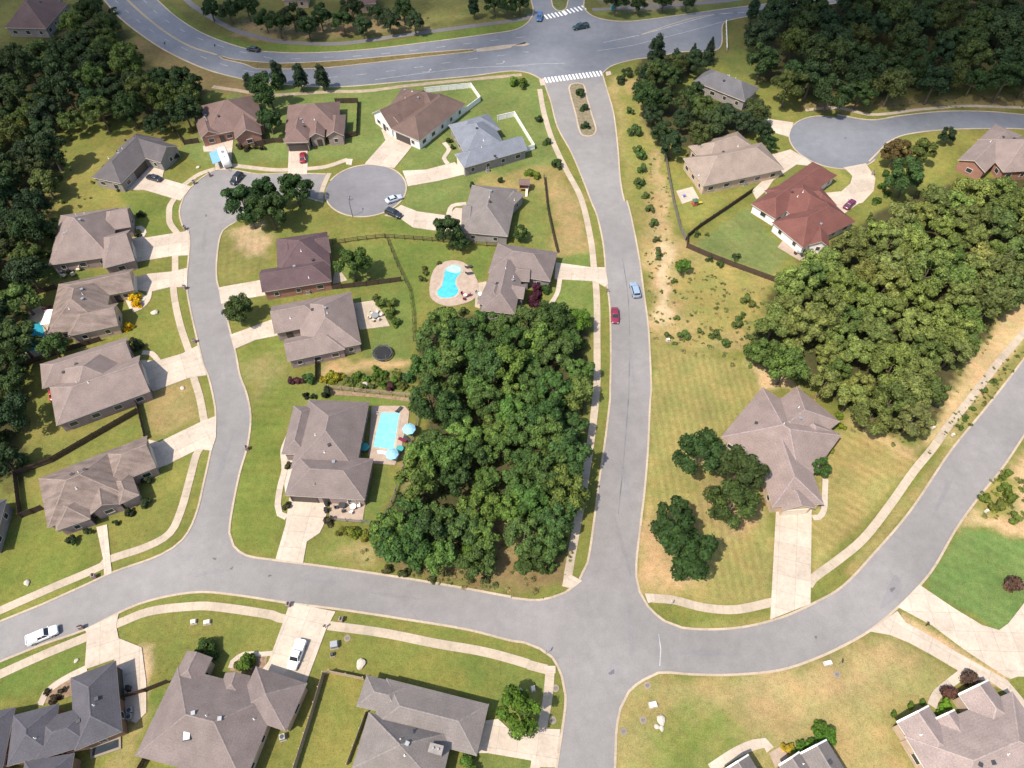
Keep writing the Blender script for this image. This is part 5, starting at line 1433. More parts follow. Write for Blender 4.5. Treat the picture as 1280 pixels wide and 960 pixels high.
# ------------------------------------------------------------------ fences
def fence(marks, label, style='wood', hgt=1.8, m='fence_wood', span=2.6):
    pts = W(marks, 0)
    o = pts[0]
    root = empty('fence', (o[0], o[1], 0), 0, label, 'fence', 'yard fences')
    post = None
    for a, b in zip(pts, pts[1:]):
        L = math.dist(a, b)
        if L < .5: continue
        n = max(1, round(L / span)); ux, uy = (b[0] - a[0]) / L, (b[1] - a[1]) / L
        az = math.atan2(uy, ux)
        mb = MB()
        if style == 'rail':
            for z in (.45, .85, 1.25): mb.box((L / 2, .05, z * hgt / 1.35), (L, .05, .14))
        else:
            k = max(1, int(L / .30))
            for i in range(k):
                w = L / k
                mb.box(((i + .5) * w, .04, hgt / 2 + .03), (w - .012, .03, hgt - .06 + .03 * ((i * 7) % 3)))
            mb.box((L / 2, .085, hgt * .8), (L, .05, .09)); mb.box((L / 2, .085, hgt * .25), (L, .05, .09))
            if style == 'vinyl': mb.box((L / 2, .04, hgt + .03), (L, .12, .07))
        mb.build('rails' if style == 'rail' else 'panel', M[m], root, (a[0] - o[0], a[1] - o[1], 0), az)
        for i in range(n + (b is pts[-1])):
            p = (a[0] + ux * L * i / n - o[0], a[1] + uy * L * i / n - o[1], 0)
            if post is None:
                pm = MB().box((0, 0, hgt / 2 + .05), (.13, .13, hgt + .1)); pm.box((0, 0, hgt + .13), (.17, .17, .05))
                post = pm.mesh('post'); post.materials.append(M[m])
            link('post', post, root, None, p, az)
    return root
fence('A1 795,437 1012,415 1056,478 925,575', 'white fence around the back yard of the white house', 'vinyl', 1.7, 'white')
fence('F 622,151 643,146 668,187 654,191', 'white fence around the back yard of the blue grey house', 'vinyl', 1.7, 'white')
fence('A1 375,487 482,485 475,640 418,652', 'brown fence around the small yard beside the red car house', 'wood', 1.7)
fence('A1 0,690 85,672 130,672', 'short brown fence between the two brown northern houses', 'wood', 1.6)
fence('A0 805,598 868,682 940,672', 'dark fence at the west side of the brick gabled house', 'wood', 1.6)
fence('B1 362,268 480,250 607,236 700,243 830,252 990,270 1135,278', 'dark rail fence running south of the turning circle', 'rail', 1.45)
fence('B1 612,238 665,370 722,485 738,600 742,720', 'dark rail fence between the two back yards down to the wood', 'rail', 1.5)
fence('B1 150,508 345,480 520,462 685,440', 'dark board fence behind the plum roofed house', 'wood', 1.6)
fence('A2 150,840 B2 165,100 188,210 212,308', 'dark fence along the dry strip by the main street sidewalk', 'wood', 1.5)
fence('A2 710,688 735,830 757,955 B2 790,200 815,248', 'grey fence between the dirt strip and the tan house lot', 'wood', 1.6, 'fence_grey')
fence('B2 1128,22 1000,110 880,190 822,238 820,282 930,330 1040,372 1240,445', 'dark fence around the lawn below the red roofed house', 'wood', 1.7)
fence('C0 642,105 660,175 690,300', 'dark fence stub between the two taupe houses on the curve', 'wood', 1.7)
fence('C0 655,172 450,290 250,405 80,468 105,668 210,628', 'long dark fence enclosing the back of the curve lot house', 'wood', 1.8)
fence('D1 510,545 350,512 322,520 258,735 190,950 170,1020', 'fence beside the long grey house with a dark shadow', 'wood', 1.8, 'fence_pale')
fence('D1 520,700 430,945', 'low pale fence along the west wall of the long grey house', 'wood', 1.2, 'fence_pale')
fence('C1 345,62 520,82 640,92 765,108', 'pale rail fence between the garden bed and the pool lot', 'rail', 1.5, 'fence_pale')
fence('C1 765,108 778,155 742,285 692,445 640,600 590,702 500,692 355,680', 'dark metal rail fence around the pool lot', 'rail', 1.4, 'fence_grey')
fence('D0 578,632 690,602 800,558', 'brown board fence between the dark slate and the tan grey house', 'wood', 1.8)
fence('D0 720,870 650,990', 'short dark fence at the southwest corner of the tan grey house', 'wood', 1.7)
fence('B1 285,775 285,905', 'dark fence stub south of the taupe house', 'wood', 1.7)
fence('B0 178,500 270,475', 'brown fence of the small deck yard behind the streaked roof house', 'wood', 1.5)
fence('B0 70,855 300,775 480,720', 'brown fence between the streaked roof house and its southern neighbour', 'wood', 1.5)
fence('A2 1005,108 1010,238', 'low white barrier at the end of the turn lane', 'vinyl', 1.0, 'white')
fence('D0 -10,575 90,590 140,560', 'short dark fence by the west edge below the fence corner', 'wood', 1.5) if False else None

# ------------------------------------------------------------------ vehicles
def rr_ring(x, hw, z0, z1, r=.22):
    """rounded cross-section of a car body at station x"""
    r = min(r, hw * .6, (z1 - z0) * .45)
    pts = []
    for cy, cz, a0 in ((hw - r, z1 - r, 0), (-hw + r, z1 - r, 90), (-hw + r * .5, z0 + r * .5, 180), (hw - r * .5, z0 + r * .5, 270)):
        rr = r if a0 < 180 else r * .5
        for k in range(4):
            t = R(a0 + 30 * k); pts.append((x, cy + rr * math.cos(t), cz + rr * math.sin(t)))
    return pts

_wheel = {}
def wheel_parts(root, spots, r=.34):
    if r not in _wheel:
        t = MB().tube((0, -.11, 0), (0, .11, 0), r, r, 20).mesh('tyre'); t.materials.append(M['black'])
        m = MB().tube((0, -.125, 0), (0, .125, 0), r * .62, r * .62, 14)
        m = m.mesh('rim'); m.materials.append(M['grey_metal'])
        _wheel[r] = (t, m)
    for x, y in spots:
        w = link('wheel', _wheel[r][0], root, None, (x, y, r))
        link('rim', _wheel[r][1], w)

def car(kind, paint, rear, front, label, name):
    a, b = W(rear, .6)[0], W(front, .6)[0]
    c = ((a[0] + b[0]) / 2, (a[1] + b[1]) / 2); az = math.atan2(b[1] - a[1], b[0] - a[0])
    root = empty(name, (c[0], c[1], .03), az, label, {'sedan': 'car', 'suv': 'car', 'pickup': 'pickup truck'}[kind], 'vehicles on the streets and driveways')
    if kind == 'sedan':
        L, hw = 4.75, .91
        st = [(-2.37, .66, .42, .78), (-2.25, .80, .28, .92), (-1.6, .9, .22, .97), (-.6, hw, .2, .97), (.7, hw, .2, .96), (1.5, .9, .22, .88), (2.1, .83, .26, .78), (2.33, .70, .34, .68)]
        base, top = ((-1.75, .93), (1.15, .90)), ((-1.05, 1.42), (.25, 1.42))
    elif kind == 'suv':
        L, hw = 4.85, .96
        st = [(-2.42, .80, .45, 1.02), (-2.34, .90, .32, 1.10), (-1.6, .95, .28, 1.12), (-.5, hw, .26, 1.12), (.8, hw, .26, 1.10), (1.6, .95, .28, 1.04), (2.2, .88, .32, .96), (2.42, .76, .40, .82)]
        base, top = ((-2.30, 1.05), (1.25, 1.05)), ((-1.95, 1.70), (.45, 1.70))
    else:
        L, hw = 5.7, .99
        st = [(-2.84, .94, .5, 1.02), (-2.80, .97, .42, 1.10), (-1.6, .98, .34, 1.12), (-.4, hw, .32, 1.12), (1.1, hw, .32, 1.12), (1.9, .97, .34, 1.10), (2.6, .92, .38, 1.04), (2.84, .80, .45, .90)]
        base, top = ((-.75, 1.05), (1.45, 1.05)), ((-.55, 1.80), (.65, 1.80))
    if paint.name == 'paint_white': root.scale = (.88, .92, .95)
    MB().loft([rr_ring(x, w, z0, z1) for x, w, z0, z1 in st]).build('body', paint, root, smooth_=True, fix=True)
    def house_ring(z, x0, x1, w, r=.18):
        pts = []
        for cx, cy, a0 in ((x1 - r, w - r, 0), (x0 + r, w - r, 90), (x0 + r, -w + r, 180), (x1 - r, -w + r, 270)):
            for k in range(3):
                t = R(a0 + 45 * k); pts.append((cx + r * math.cos(t), cy + r * math.sin(t), z))
        return pts
    wb, wt = hw - .08, hw - .26
    MB().loft([house_ring(base[0][1] - .1, base[0][0], base[1][0], wb), house_ring(top[0][1] - .06, top[0][0], top[1][0], wt)]).build('windows', M['car_glass'], root, fix=True)
    rp = MB().loft([house_ring(top[0][1] - .07, top[0][0] - .04, top[1][0] + .05, wt + .02), house_ring(top[0][1], top[0][0] + .05, top[1][0] - .06, wt - .06)])
    for sgn in (-1, 1):
        for bx, tx in ((base[0][0], top[0][0]), ((base[0][0] + base[1][0]) / 2 - .15, (top[0][0] + top[1][0]) / 2), (base[1][0], top[1][0])):
            rp.tube((bx, sgn * (wb - .03), base[0][1] - .05), (tx, sgn * (wt - .01), top[0][1] - .05), .055, .05, 6)
    rp.build('roof', paint, root, fix=True)
    if kind == 'pickup':
        bd = MB()
        bd.box((-1.83, 0, 1.135), (1.9, 1.62, .04))
        bd.build('cargo_bed', M['dark_metal'] if name != 'pickup_truck' or paint.name != 'paint_white' else M['white'], root)
        sd = MB().box((-1.83, .88, 1.22), (2.0, .14, .24)).box((-1.83, -.88, 1.22), (2.0, .14, .24)).box((-2.80, 0, 1.22), (.10, 1.9, .24)).box((-.84, 0, 1.22), (.09, 1.62, .24))
        sd.build('bed_side', paint, root)
    wx = {'sedan': (-1.38, 1.42), 'suv': (-1.42, 1.45), 'pickup': (-1.75, 1.85)}[kind]
    wheel_parts(root, [(x, s * (hw - .10)) for x in wx for s in (-1, 1)], .34 if kind == 'sedan' else .39)
    fx, rx = st[-1][0], st[0][0]; zf = st[-1][3] - .07; zr = st[0][3] - .12
    for s in (-1, 1):
        MB().box((0, 0, 0), (.12, .34, .15)).build('headlight', M['lens'], root, (fx - .05, s * .56, zf))
        MB().box((0, 0, 0), (.10, .28, .18)).build('taillight', M['tail'], root, (rx + .02, s * .58, zr))
        MB().box((0, 0, 0), (.14, .2, .13)).build('side_mirror', paint, root, (base[1][0] - .25, s * (hw + .06), base[0][1] + .02))
    MB().box((0, 0, 0), (.07, 1.2, .14)).build('grille', M['dark_metal'], root, (fx - .01, 0, zf - .18))
    return root
CP_ = {k: car_paint('paint_' + k, c) for k, c in dict(black=(.012, .013, .018), navy=(.02, .035, .07), dark=(.022, .026, .034), teal=(.015, .04, .045), red=(.22, .012, .02), maroon=(.20, .018, .045), white=(.78, .79, .82), silver=(.42, .47, .55), blue=(.03, .11, .30), sky=(.24, .32, .42), scarlet=(.45, .02, .03), plumred=(.13, .015, .06)).items()}
car('suv', CP_['black'], 'A0 1135,818', 'A0 1092,865', 'black sport utility parked behind the white camper trailer', 'parked_car')
car('sedan', CP_['dark'], 'A0 765,848', 'A0 685,826', 'dark sedan on the driveway of the dark slate roofed house', 'parked_car')
car('sedan', CP_['black'], 'A0 1222,236', 'A0 1162,226', 'black car driving alone on the avenue beside the grass median', 'driving_car')
car('sedan', CP_['red'], 'A1 220,768', 'A1 221,714', 'dark red car on the driveway of the northern brown roofed house', 'parked_car')
car('sedan', CP_['silver'], 'B1 617,62', 'B1 680,40', 'silver blue car parked on the edge of the turning circle', 'parked_car')
car('suv', CP_['dark'], 'B1 612,105', 'B1 684,135', 'black sport utility at the mouth of the driveway below the turning circle', 'parked_car')
car('suv', CP_['blue'], 'A2 133,62', 'A2 126,100', 'blue car waiting at the far crosswalk of the avenue', 'driving_car')
car('pickup', CP_['teal'], 'A2 362,118', 'A2 283,134', 'dark pickup driving through the avenue crossing', 'pickup_truck')
car('suv', CP_['sky'], 'B2 588,512', 'B2 570,450', 'pale blue sport utility driving up the main street', 'driving_car')
car('sedan', CP_['maroon'], 'B2 483,565', 'B2 486,635', 'maroon car driving down the main street by the sidewalk', 'driving_car')
car('sedan', CP_['plumred'], 'B3 430,105', 'B3 490,48', 'plum red car on the loop driveway of the red roofed house', 'parked_car')
car('pickup', CP_['white'], 'D0 128,366', 'D0 275,305', 'white pickup parked along the bottom street at the west edge', 'pickup_truck')
car('pickup', CP_['white'], 'D1 218,358', 'D1 165,500', 'white pickup parked on the wide driveway of the tan grey house', 'pickup_truck')
car('sedan', CP_['scarlet'], 'C0 255,112', 'C0 250,42', 'scarlet car behind the large taupe house, half under its eave', 'parked_car')

# camper trailer with a blue awning
a, b = W('A0 1078,800', .8)[0], W('A0 1045,705', .8)[0]
c = ((a[0] + b[0]) / 2, (a[1] + b[1]) / 2); az = math.atan2(b[1] - a[1], b[0] - a[0])
tr = empty('camper_trailer', (c[0], c[1], .15), az, 'white rounded camper trailer with blue awning in front of the brick house', 'trailer')
L = 7.2
MB().loft([rr_ring(x, w, .55, z, .4) for x, w, z in ((-L / 2, .95, 2.3), (-L / 2 + .25, 1.15, 2.75), (-L / 4, 1.22, 2.9), (L / 4, 1.22, 2.9), (L / 2 - .35, 1.15, 2.7), (L / 2, .9, 2.0))]).build('body', M['white'], tr, smooth_=True, fix=True)
MB().box((.4, 0, 3.0), (1.0, .8, .28)).build('roof_unit', M['grey_metal'], tr)
MB().box((-2.0, 0, 2.95), (.5, .5, .14)).build('roof_vent', M['grey_metal'], tr)
MB().add([(-2.9, 1.24, 2.55), (2.6, 1.24, 2.55), (2.6, 3.5, 2.25), (-2.9, 3.5, 2.25), (-2.9, 1.24, 2.6), (2.6, 1.24, 2.6), (2.6, 3.5, 2.3), (-2.9, 3.5, 2.3)],
         [(3, 2, 1, 0), (4, 5, 6, 7), (0, 1, 5, 4), (1, 2, 6, 5), (2, 3, 7, 6), (3, 0, 4, 7)]).build('awning', M['blue_tarp'], tr)
for x in (-2.9, 2.6): MB().tube((x, 3.45, 0), (x, 3.45, 2.25), .04).build('awning_pole', M['grey_metal'], tr)
MB().tube((-L / 2, .5, .5), (-L / 2 - 1.2, 0, .45), .06).tube((-L / 2, -.5, .5), (-L / 2 - 1.2, 0, .45), .06).build('hitch', M['dark_metal'], tr)
for x in (-1.8, .2, 1.8): MB().box((x, 1.21, 1.8), (.9, .06, .6)).box((x, -1.21, 1.8), (.9, .06, .6)).build('window', M['car_glass'], tr)
wheel_parts(tr, [(x, s * 1.05) for x in (-.45, .45) for s in (-1, 1)], .37)

# ------------------------------------------------------------------ pools and yards
def pool(marks, deck, label, water, smoothed, deckmat='paver', z=.16):
    w = W(marks); d = W(deck)
    if smoothed: w = smooth(w, .6, True); d = smooth(d, .8, True)
    o = w[0]
    rel = lambda pts: [(x - o[0], y - o[1]) for x, y in pts]
    root = empty('swimming_pool', (o[0], o[1], 0), 0, label, 'swimming pool', 'backyard pools')
    link('deck', slab_mesh('deck', rel(d), z, 0), root, M[deckmat])
    link('coping', ribbon_mesh('coping', rel(w), .5, z + .05, 0, True), root, M['sidewalk'])
    link('water', slab_mesh('water', rel(w), z + .02, None), root, M[water])
    return root, o
pr, po = pool('C1 585,172 680,172 676,205 655,345 625,350 548,338 556,290', 'C1 545,142 700,142 722,170 715,230 690,300 688,340 655,420 540,412 530,370', 'rectangular pale blue pool beside the large taupe roofed house', 'pool_light', False)
for dx in (0, .5):
    p = W('C1 575,190')[0]
    MB().tube((0, 0, .1), (0, 0, .8), .03).tube((0, 0, .8), (.35, 0, .85), .03).tube((.35, 0, .85), (.6, 0, .2), .03).build('ladder_rail', M['grey_metal'], pr, (p[0] - po[0] - .3, p[1] - po[1] + dx, .1), .1)
st_ = W('C1 570,352 632,358 628,372 575,368')
link('steps', slab_mesh('steps', [(x - po[0], y - po[1]) for x, y in st_], .235, .1), pr, M['white'])
pool_b_ = pool('B1 893,378 930,362 968,374 966,405 948,425 944,455 958,485 940,512 905,522 862,518 848,490 870,462 878,430', 'B1 850,370 920,342 990,360 1045,450 1030,520 960,550 890,555 825,520 820,440', 'freeform turquoise pool with tan deck above the middle wood', 'pool_mid', True)
sh_ = smooth(W('B1 895,388 920,366 962,378 957,400 930,402'), .5, True)
pool_b = pool_b_
link('shallow_ledge', slab_mesh('shallow_ledge', [(x - pool_b[1][0], y - pool_b[1][1]) for x, y in sh_], .190, None), pool_b[0], M['pool_shallow'])
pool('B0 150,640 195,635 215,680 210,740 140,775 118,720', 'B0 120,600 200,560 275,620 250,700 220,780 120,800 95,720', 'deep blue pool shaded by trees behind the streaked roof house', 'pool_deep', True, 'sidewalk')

def patio(marks, label, m, name='patio', z=.11):
    struct(name, slab_mesh(name, W(marks), z, 0), M[m])
patio('C1 350,590 515,598 500,690 345,675', '', 'paver')
patio('B1 450,545 555,530 600,590 630,650 490,668', '', 'sidewalk')
patio('B1 370,395 395,385 430,435 360,455', '', 'sidewalk')
patio('A2 772,900 850,880 880,935 800,960', '', 'concrete')
patio('B0 235,575 275,570 275,640 205,640', '', 'concrete')
patio('B3 150,240 220,260 280,290 345,300 330,340 230,345 120,280', '', 'paver')
patio('B1 1035,450 1085,440 1075,575 1030,560', '', 'sidewalk')
patio('D0 255,550 335,525 340,620 200,660 205,620', '', 'mulch', 'planting_bed', .06)
patio('D3 1140,880 1215,870', '', 'paver') if False else None
patio('D3 80,890 140,855 170,905 110,960', '', 'paver')
patio('D0 1085,470 1120,425 1200,415 1260,430 1250,490 1180,520 1075,500', '', 'mulch', 'planting_bed', .06)
patio('B0 585,515 640,480 690,510 660,570 610,570', '', 'stone', 'planting_bed', .06)
patio('C1 140,330 175,380 175,560 140,560 125,440', '', 'stone', 'planting_bed', .06)
patio('C1 345,64 770,110 772,128 560,100 350,88', '', 'mulch', 'planting_bed', .06)

def umbrella(uv, r, label, m='turquoise'):
    x, y = W(uv, 2.2)[0]
    root = empty('patio_umbrella', (x, y, .15), random.random(), label, 'umbrella', 'poolside umbrellas')
    mb = MB(); n = 8
    ring = lambda rr, z: [(rr * math.cos(2 * math.pi * i / n), rr * math.sin(2 * math.pi * i / n), z) for i in range(n)]
    vs = [(0, 0, 2.75)] + ring(r * .55, 2.5) + ring(r, 2.15) + ring(r, 1.98)
    fs = [(0, 1 + i, 1 + (i + 1) % n) for i in range(n)]
    for k in (0, 1): fs += [(1 + k * n + i, 1 + (k + 1) * n + i, 1 + (k + 1) * n + (i + 1) % n, 1 + k * n + (i + 1) % n) for i in range(n)]
    mb.add(vs, fs).build('canopy', M[m], root)
    MB().tube((0, 0, 0), (0, 0, 2.8), .03).build('pole', M['grey_metal'], root)
    MB().tube((0, 0, 0), (0, 0, .1), .28).build('base', M['dark_metal'], root)
    return root
umbrella('C1 720,250', 1.4, 'turquoise umbrella at the northeast corner of the rectangular pool')
umbrella('C1 640,368', 1.35, 'turquoise umbrella at the southern end of the rectangular pool')

def table_top(name, x, y, r, label, m, z=.15, hgt=.74, n=16):
    root = empty(name, (x, y, z), 0, label, 'table', 'patio tables')
    MB().tube((0, 0, hgt - .05), (0, 0, hgt), r, r, n).build('table_top', M[m], root)
    for i in range(4):
        t = i * math.pi / 2 + .4
        MB().tube((r * .7 * math.cos(t), r * .7 * math.sin(t), 0), (r * .6 * math.cos(t), r * .6 * math.sin(t), hgt - .05), .035).build('leg', M['dark_metal'], root)
    return root
CHAIR = {}
def chair(x, y, az, label, m, z=.15, group='patio chairs', s=1.0):
    root = empty('patio_chair', (x, y, z), az, label, 'chair', group); root.scale = (s, s, s)
    if m not in CHAIR:
        CHAIR[m] = []
        for nm, mb in (('seat', MB().box((0, 0, .42), (.62, .6, .12))), ('backrest', MB().box((-.3, 0, .72), (.10, .6, .55)))):
            me = mb.mesh(nm); me.materials.append(M[m]); CHAIR[m].append((nm, me))
        me = MB().tube((0, 0, 0), (0, 0, .38), .03, n=6).mesh('leg'); me.materials.append(M['dark_metal']); CHAIR[m].append(('leg', me))
    for nm, me in CHAIR[m]:
        if nm == 'leg':
            for dx in (-.26, .26):
                for dy in (-.25, .25): link('leg', me, root, None, (dx, dy, 0))
        else: link(nm, me, root)
    return root
def dining(uv, r, n, label, tm, cm, what):
    x, y = W(uv, .7)[0]
    table_top('patio_table', x, y, r, label, tm)
    for i in range(n):
        t = 2 * math.pi * i / n + .3
        chair(x + (r + .45) * math.cos(t), y + (r + .45) * math.sin(t), t + math.pi, what, cm, group=what + 's')
def fire_pit(uv):
    x, y = W(uv, .4)[0]
    root = empty('fire_pit', (x, y, 0), 0, 'dark fire pit between the cream seats behind the taupe hipped house', 'fire pit')
    MB().tube((0, 0, .0), (0, 0, .4), .75, .8, 16).build('bowl', M['dark_metal'], root); MB().tube((0, 0, .4), (0, 0, .46), .9, .9, 16).build('rim', M['black'], root)
    for i in range(6):
        t = i * math.pi / 3 + .2
        chair(x + 2.1 * math.cos(t), y + 2.0 * math.sin(t), t + math.pi, 'cream seat around the dark fire pit', 'cream', .02, 'cream seats around the fire pit', 1.5)
fire_pit('B0 328,388')
dining('C1 405,608', .7, 4, 'round dark table on the red patio beside the large garage', 'dark_metal', 'dark_metal', 'dark chair at the round table on the red patio')
dining('C1 457,615', .6, 3, 'round pale table on the red patio', 'white', 'white', 'white chair at the pale table on the red patio')
dining('B1 560,600', .9, 6, 'long grey table on the pale patio behind the taupe house', 'grey_metal', 'cream', 'cream chair at the table on the pale patio')
dining('B3 225,300', .7, 4, 'round grey table on the patio of the red roofed house', 'grey_metal', 'dark_metal', 'dark chair at the table behind the red roofed house')
dining('B1 985,505', .5, 3, 'small table at the south end of the freeform pool deck', 'cream', 'plum', 'plum chair at the freeform pool')
dining('B1 1055,500', .6, 3, 'white table on the terrace of the pool house by the main street', 'white', 'grey_metal', 'grey chair on the terrace by the main street house')
x, y = W('C1 678,345', .5)[0]; table_top('patio_table', x, y, .75, 'teal covered table between the pool umbrella and the fence', 'teal')
x, y = W('C1 512,338', .5)[0]; table_top('patio_table', x, y, .95, 'teal covered table in the shade west of the rectangular pool', 'teal')
def lounger(uv, az, label, m):
    x, y = W(uv, .4)[0]
    root = empty('sun_lounger', (x, y, .15), az, label, 'sun lounger', 'sun loungers')
    MB().box((.3, 0, .32), (1.3, .65, .12)).build('mattress', M[m], root)
    MB().add([(-.35, -.32, .30), (-.35, .32, .30), (-.95, .32, .75), (-.95, -.32, .75), (-.38, -.32, .40), (-.38, .32, .40), (-.98, .32, .84), (-.98, -.32, .84)], [(0, 1, 2, 3), (7, 6, 5, 4), (0, 4, 5, 1), (1, 5, 6, 2), (2, 6, 7, 3), (3, 7, 4, 0)]).build('backrest', M[m], root)
    for dx in (-.3, .85):
        for dy in (-.28, .28): MB().tube((dx, dy, 0), (dx, dy, .28), .03, n=6).build('leg', M['grey_metal'], root)
lounger('C1 690,302', 2.6, 'plum lounger below the northern pool umbrella', 'plum')
lounger('C1 712,298', 2.3, 'dark lounger beside the plum one at the pool fence', 'dark_metal')
lounger('B1 1000,372', .4, 'northern dark lounger on the freeform pool deck', 'dark_metal')
lounger('B1 1003,402', .2, 'southern dark lounger on the freeform pool deck', 'dark_metal')
lounger('C1 672,160', 1.0, 'dark lounger at the north end of the rectangular pool', 'dark_metal')
lounger('B0 222,565', .8, 'plum lounger on the shaded pool deck', 'plum')

# trampoline
x, y = W('B1 595,775', .9)[0]
tp = empty('trampoline', (x, y, 0), 0, 'round black trampoline on the lawn south of the pale patio', 'trampoline')
MB().tube((0, 0, .86), (0, 0, .88), 1.75, 1.75, 28).build('jumping_mat', M['black'], tp)
rim = MB(); n = 28
pts = [(2.05 * math.cos(2 * math.pi * i / n), 2.05 * math.sin(2 * math.pi * i / n), .9) for i in range(n)]
for i in range(n): rim.tube(pts[i], pts[(i + 1) % n], .2, n=6)
rim.build('padded_rim', plain('trampoline_pad', (.05, .055, .065), .6), tp)
for i in range(6):
    t = i * math.pi / 3
    MB().tube((2.05 * math.cos(t), 2.05 * math.sin(t), 0), (2.05 * math.cos(t), 2.05 * math.sin(t), 2.5), .035, n=6).build('net_pole', M['grey_metal'], tp)

# wooden playhouse
x, y = W('A2 58,870', 1.5)[0]
ph = empty('playhouse', (x, y, 0), -.05, 'small wooden playhouse under the yellowish shrubs behind the grey roofed house', 'playhouse')
hb = MB()
hb.box((0, 0, 1.0), (2.6, 2.2, .1))
for sx in (-1.2, 1.2):
    for sy in (-1, 1): hb.box((sx, sy, 1.25), (.14, .14, 2.5))
hb.box((0, .95, 1.5), (2.4, .08, .9)); hb.box((-1.15, 0, 1.5), (.08, 1.9, .9))
hb.build('wall', plain('playhouse_wood', (.36, .20, .13), .8), ph)
MB().add([(-1.5, -1.35, 2.4), (1.5, -1.35, 2.4), (1.5, 1.35, 2.4), (-1.5, 1.35, 2.4), (-1.5, 0, 3.4), (1.5, 0, 3.4)], [(0, 1, 5, 4), (2, 3, 4, 5), (3, 0, 4), (1, 2, 5), (3, 2, 1, 0)]).build('roof', ROOF['brown'], ph)
MB().add([(.4, -1.1, 1.0), (1.0, -1.1, 1.0), (1.0, -3.2, .15), (.4, -3.2, .15)], [(0, 1, 2, 3)]).add([(.4, -1.1, 1.06), (1.0, -1.1, 1.06), (1.0, -3.2, .21), (.4, -3.2, .21)], [(0, 1, 2, 3)]).build('slide', M['cream'], ph)

# children's play set beside the white patio
x, y = W('B2 860,70', .8)[0]
ps = empty('play_set', (x, y, 0), .3, 'small coloured play set at the corner of the white patio', 'play set')
MB().box((0, 0, .6), (1.1, 1.1, 1.0)).build('tower', plain('play_red', (.40, .10, .06), .6), ps)
MB().add([(-.7, -.7, 1.7), (.7, -.7, 1.7), (.7, .7, 1.7), (-.7, .7, 1.7), (0, 0, 2.3)], [(0, 1, 4), (1, 2, 4), (2, 3, 4), (3, 0, 4), (3, 2, 1, 0)]).build('roof', M['green_box'], ps)
MB().box((1.4, 0, .5), (1.8, .5, .1)).box((1.4, .27, .58), (1.8, .05, .2)).box((1.4, -.27, .58), (1.8, .05, .2)).build('slide', plain('play_yellow', (.5, .42, .06), .6), ps)
for sx in (-.5, .5):
    for sy in (-.5, .5): MB().box((sx, sy, .85), (.1, .1, 1.7)).build('post', M['fence_pale'], ps)
x, y = W('B2 810,38', .4)[0]
bl = empty('water_table', (x, y, .11), .2, 'small blue toy table on the white patio', 'toy')
MB().box((0, 0, .5), (.8, .6, .16)).build('tub', plain('toy_blue', (.08, .16, .42), .5), bl)
for sx in (-.3, .3): MB().box((sx, 0, .22), (.08, .5, .42)).build('leg', M['white'], bl)

# pergola roof behind the streaked house
x, y = W('B0 243,607', 2.4)[0]
pg = empty('patio_cover', (x, y, 0), .1, 'white flat patio cover behind the streaked roof house', 'patio cover')
MB().box((0, 0, 2.5), (3.6, 4.6, .14)).build('roof', M['white'], pg)
for sx in (-1.6, 1.6):
    for sy in (-2.1, 2.1): MB().box((sx, sy, 1.22), (.14, .14, 2.42)).build('post', M['white'], pg)

# ------------------------------------------------------------------ street furniture
def mailbox(uv, label, stone=False):
    x, y = W(uv, .6)[0]
    root = empty('mailbox', (x, y, 0), random.random() * 6, label, 'mailbox', 'kerbside mailboxes')
    if stone: MB().box((0, 0, .55), (.62, .55, 1.1)).box((0, 0, 1.13), (.74, .66, .08)).build('post', WALL['mauve'], root)
    else: MB().box((0, 0, .52), (.12, .12, 1.05)).build('post', M['fence_wood'], root)
    z = 1.3 if stone else 1.2
    MB().loft([[(-.28, .12 * math.cos(t) * 1.1, z + .13 * math.sin(t)) for t in ang(10)], [(.28, .12 * math.cos(t) * 1.1, z + .13 * math.sin(t)) for t in ang(10)]]).build('box', M['dark_metal'], root)
    MB().box((.1, .15, z + .1), (.04, .03, .22)).build('flag', M['tail'], root)
for uv, lab, s in [('B0 868,188', 'mailbox by the driveway of the taupe hipped house', 1), ('B0 868,468', 'mailbox south of the streaked roof house driveway', 1), ('B0 912,720', 'mailbox north of the large taupe house driveway', 1),
                   ('C0 1160,340', 'pale mailbox on the inner kerb of the street curve', 1), ('C0 440,942', 'mailbox beside the front walk of the curve lot house', 1), ('D0 378,298', 'mailbox behind the white pickup on the bottom street', 1),
                   ('D1 152,192', 'mailbox at the west kerb side of the wide driveway', 1), ('D1 400,262', 'mailbox east of the wide driveway on a concrete ring', 1), ('D1 325,295', 'small mailbox at the corner of the wide driveway', 0),
                   ('B2 448,484', 'white mailbox by the kerb south of the main street driveway', 0), ('A0 985,822', 'brown mailbox at the street bend below the brick gabled house', 1), ('A0 912,858', 'brown mailbox at the driveway mouth of the slate house', 1),
                   ('D3 825,285', 'mailbox in the dirt wedge between the two pale driveways', 0), ('A3 570,815', 'brick mailbox at the loop driveway mouth', 1), ('A1 440,935', 'mailbox at the west rim of the turning circle', 0), ('C2 1,1', '', 0)][:-1]:
    mailbox(uv, lab, s)

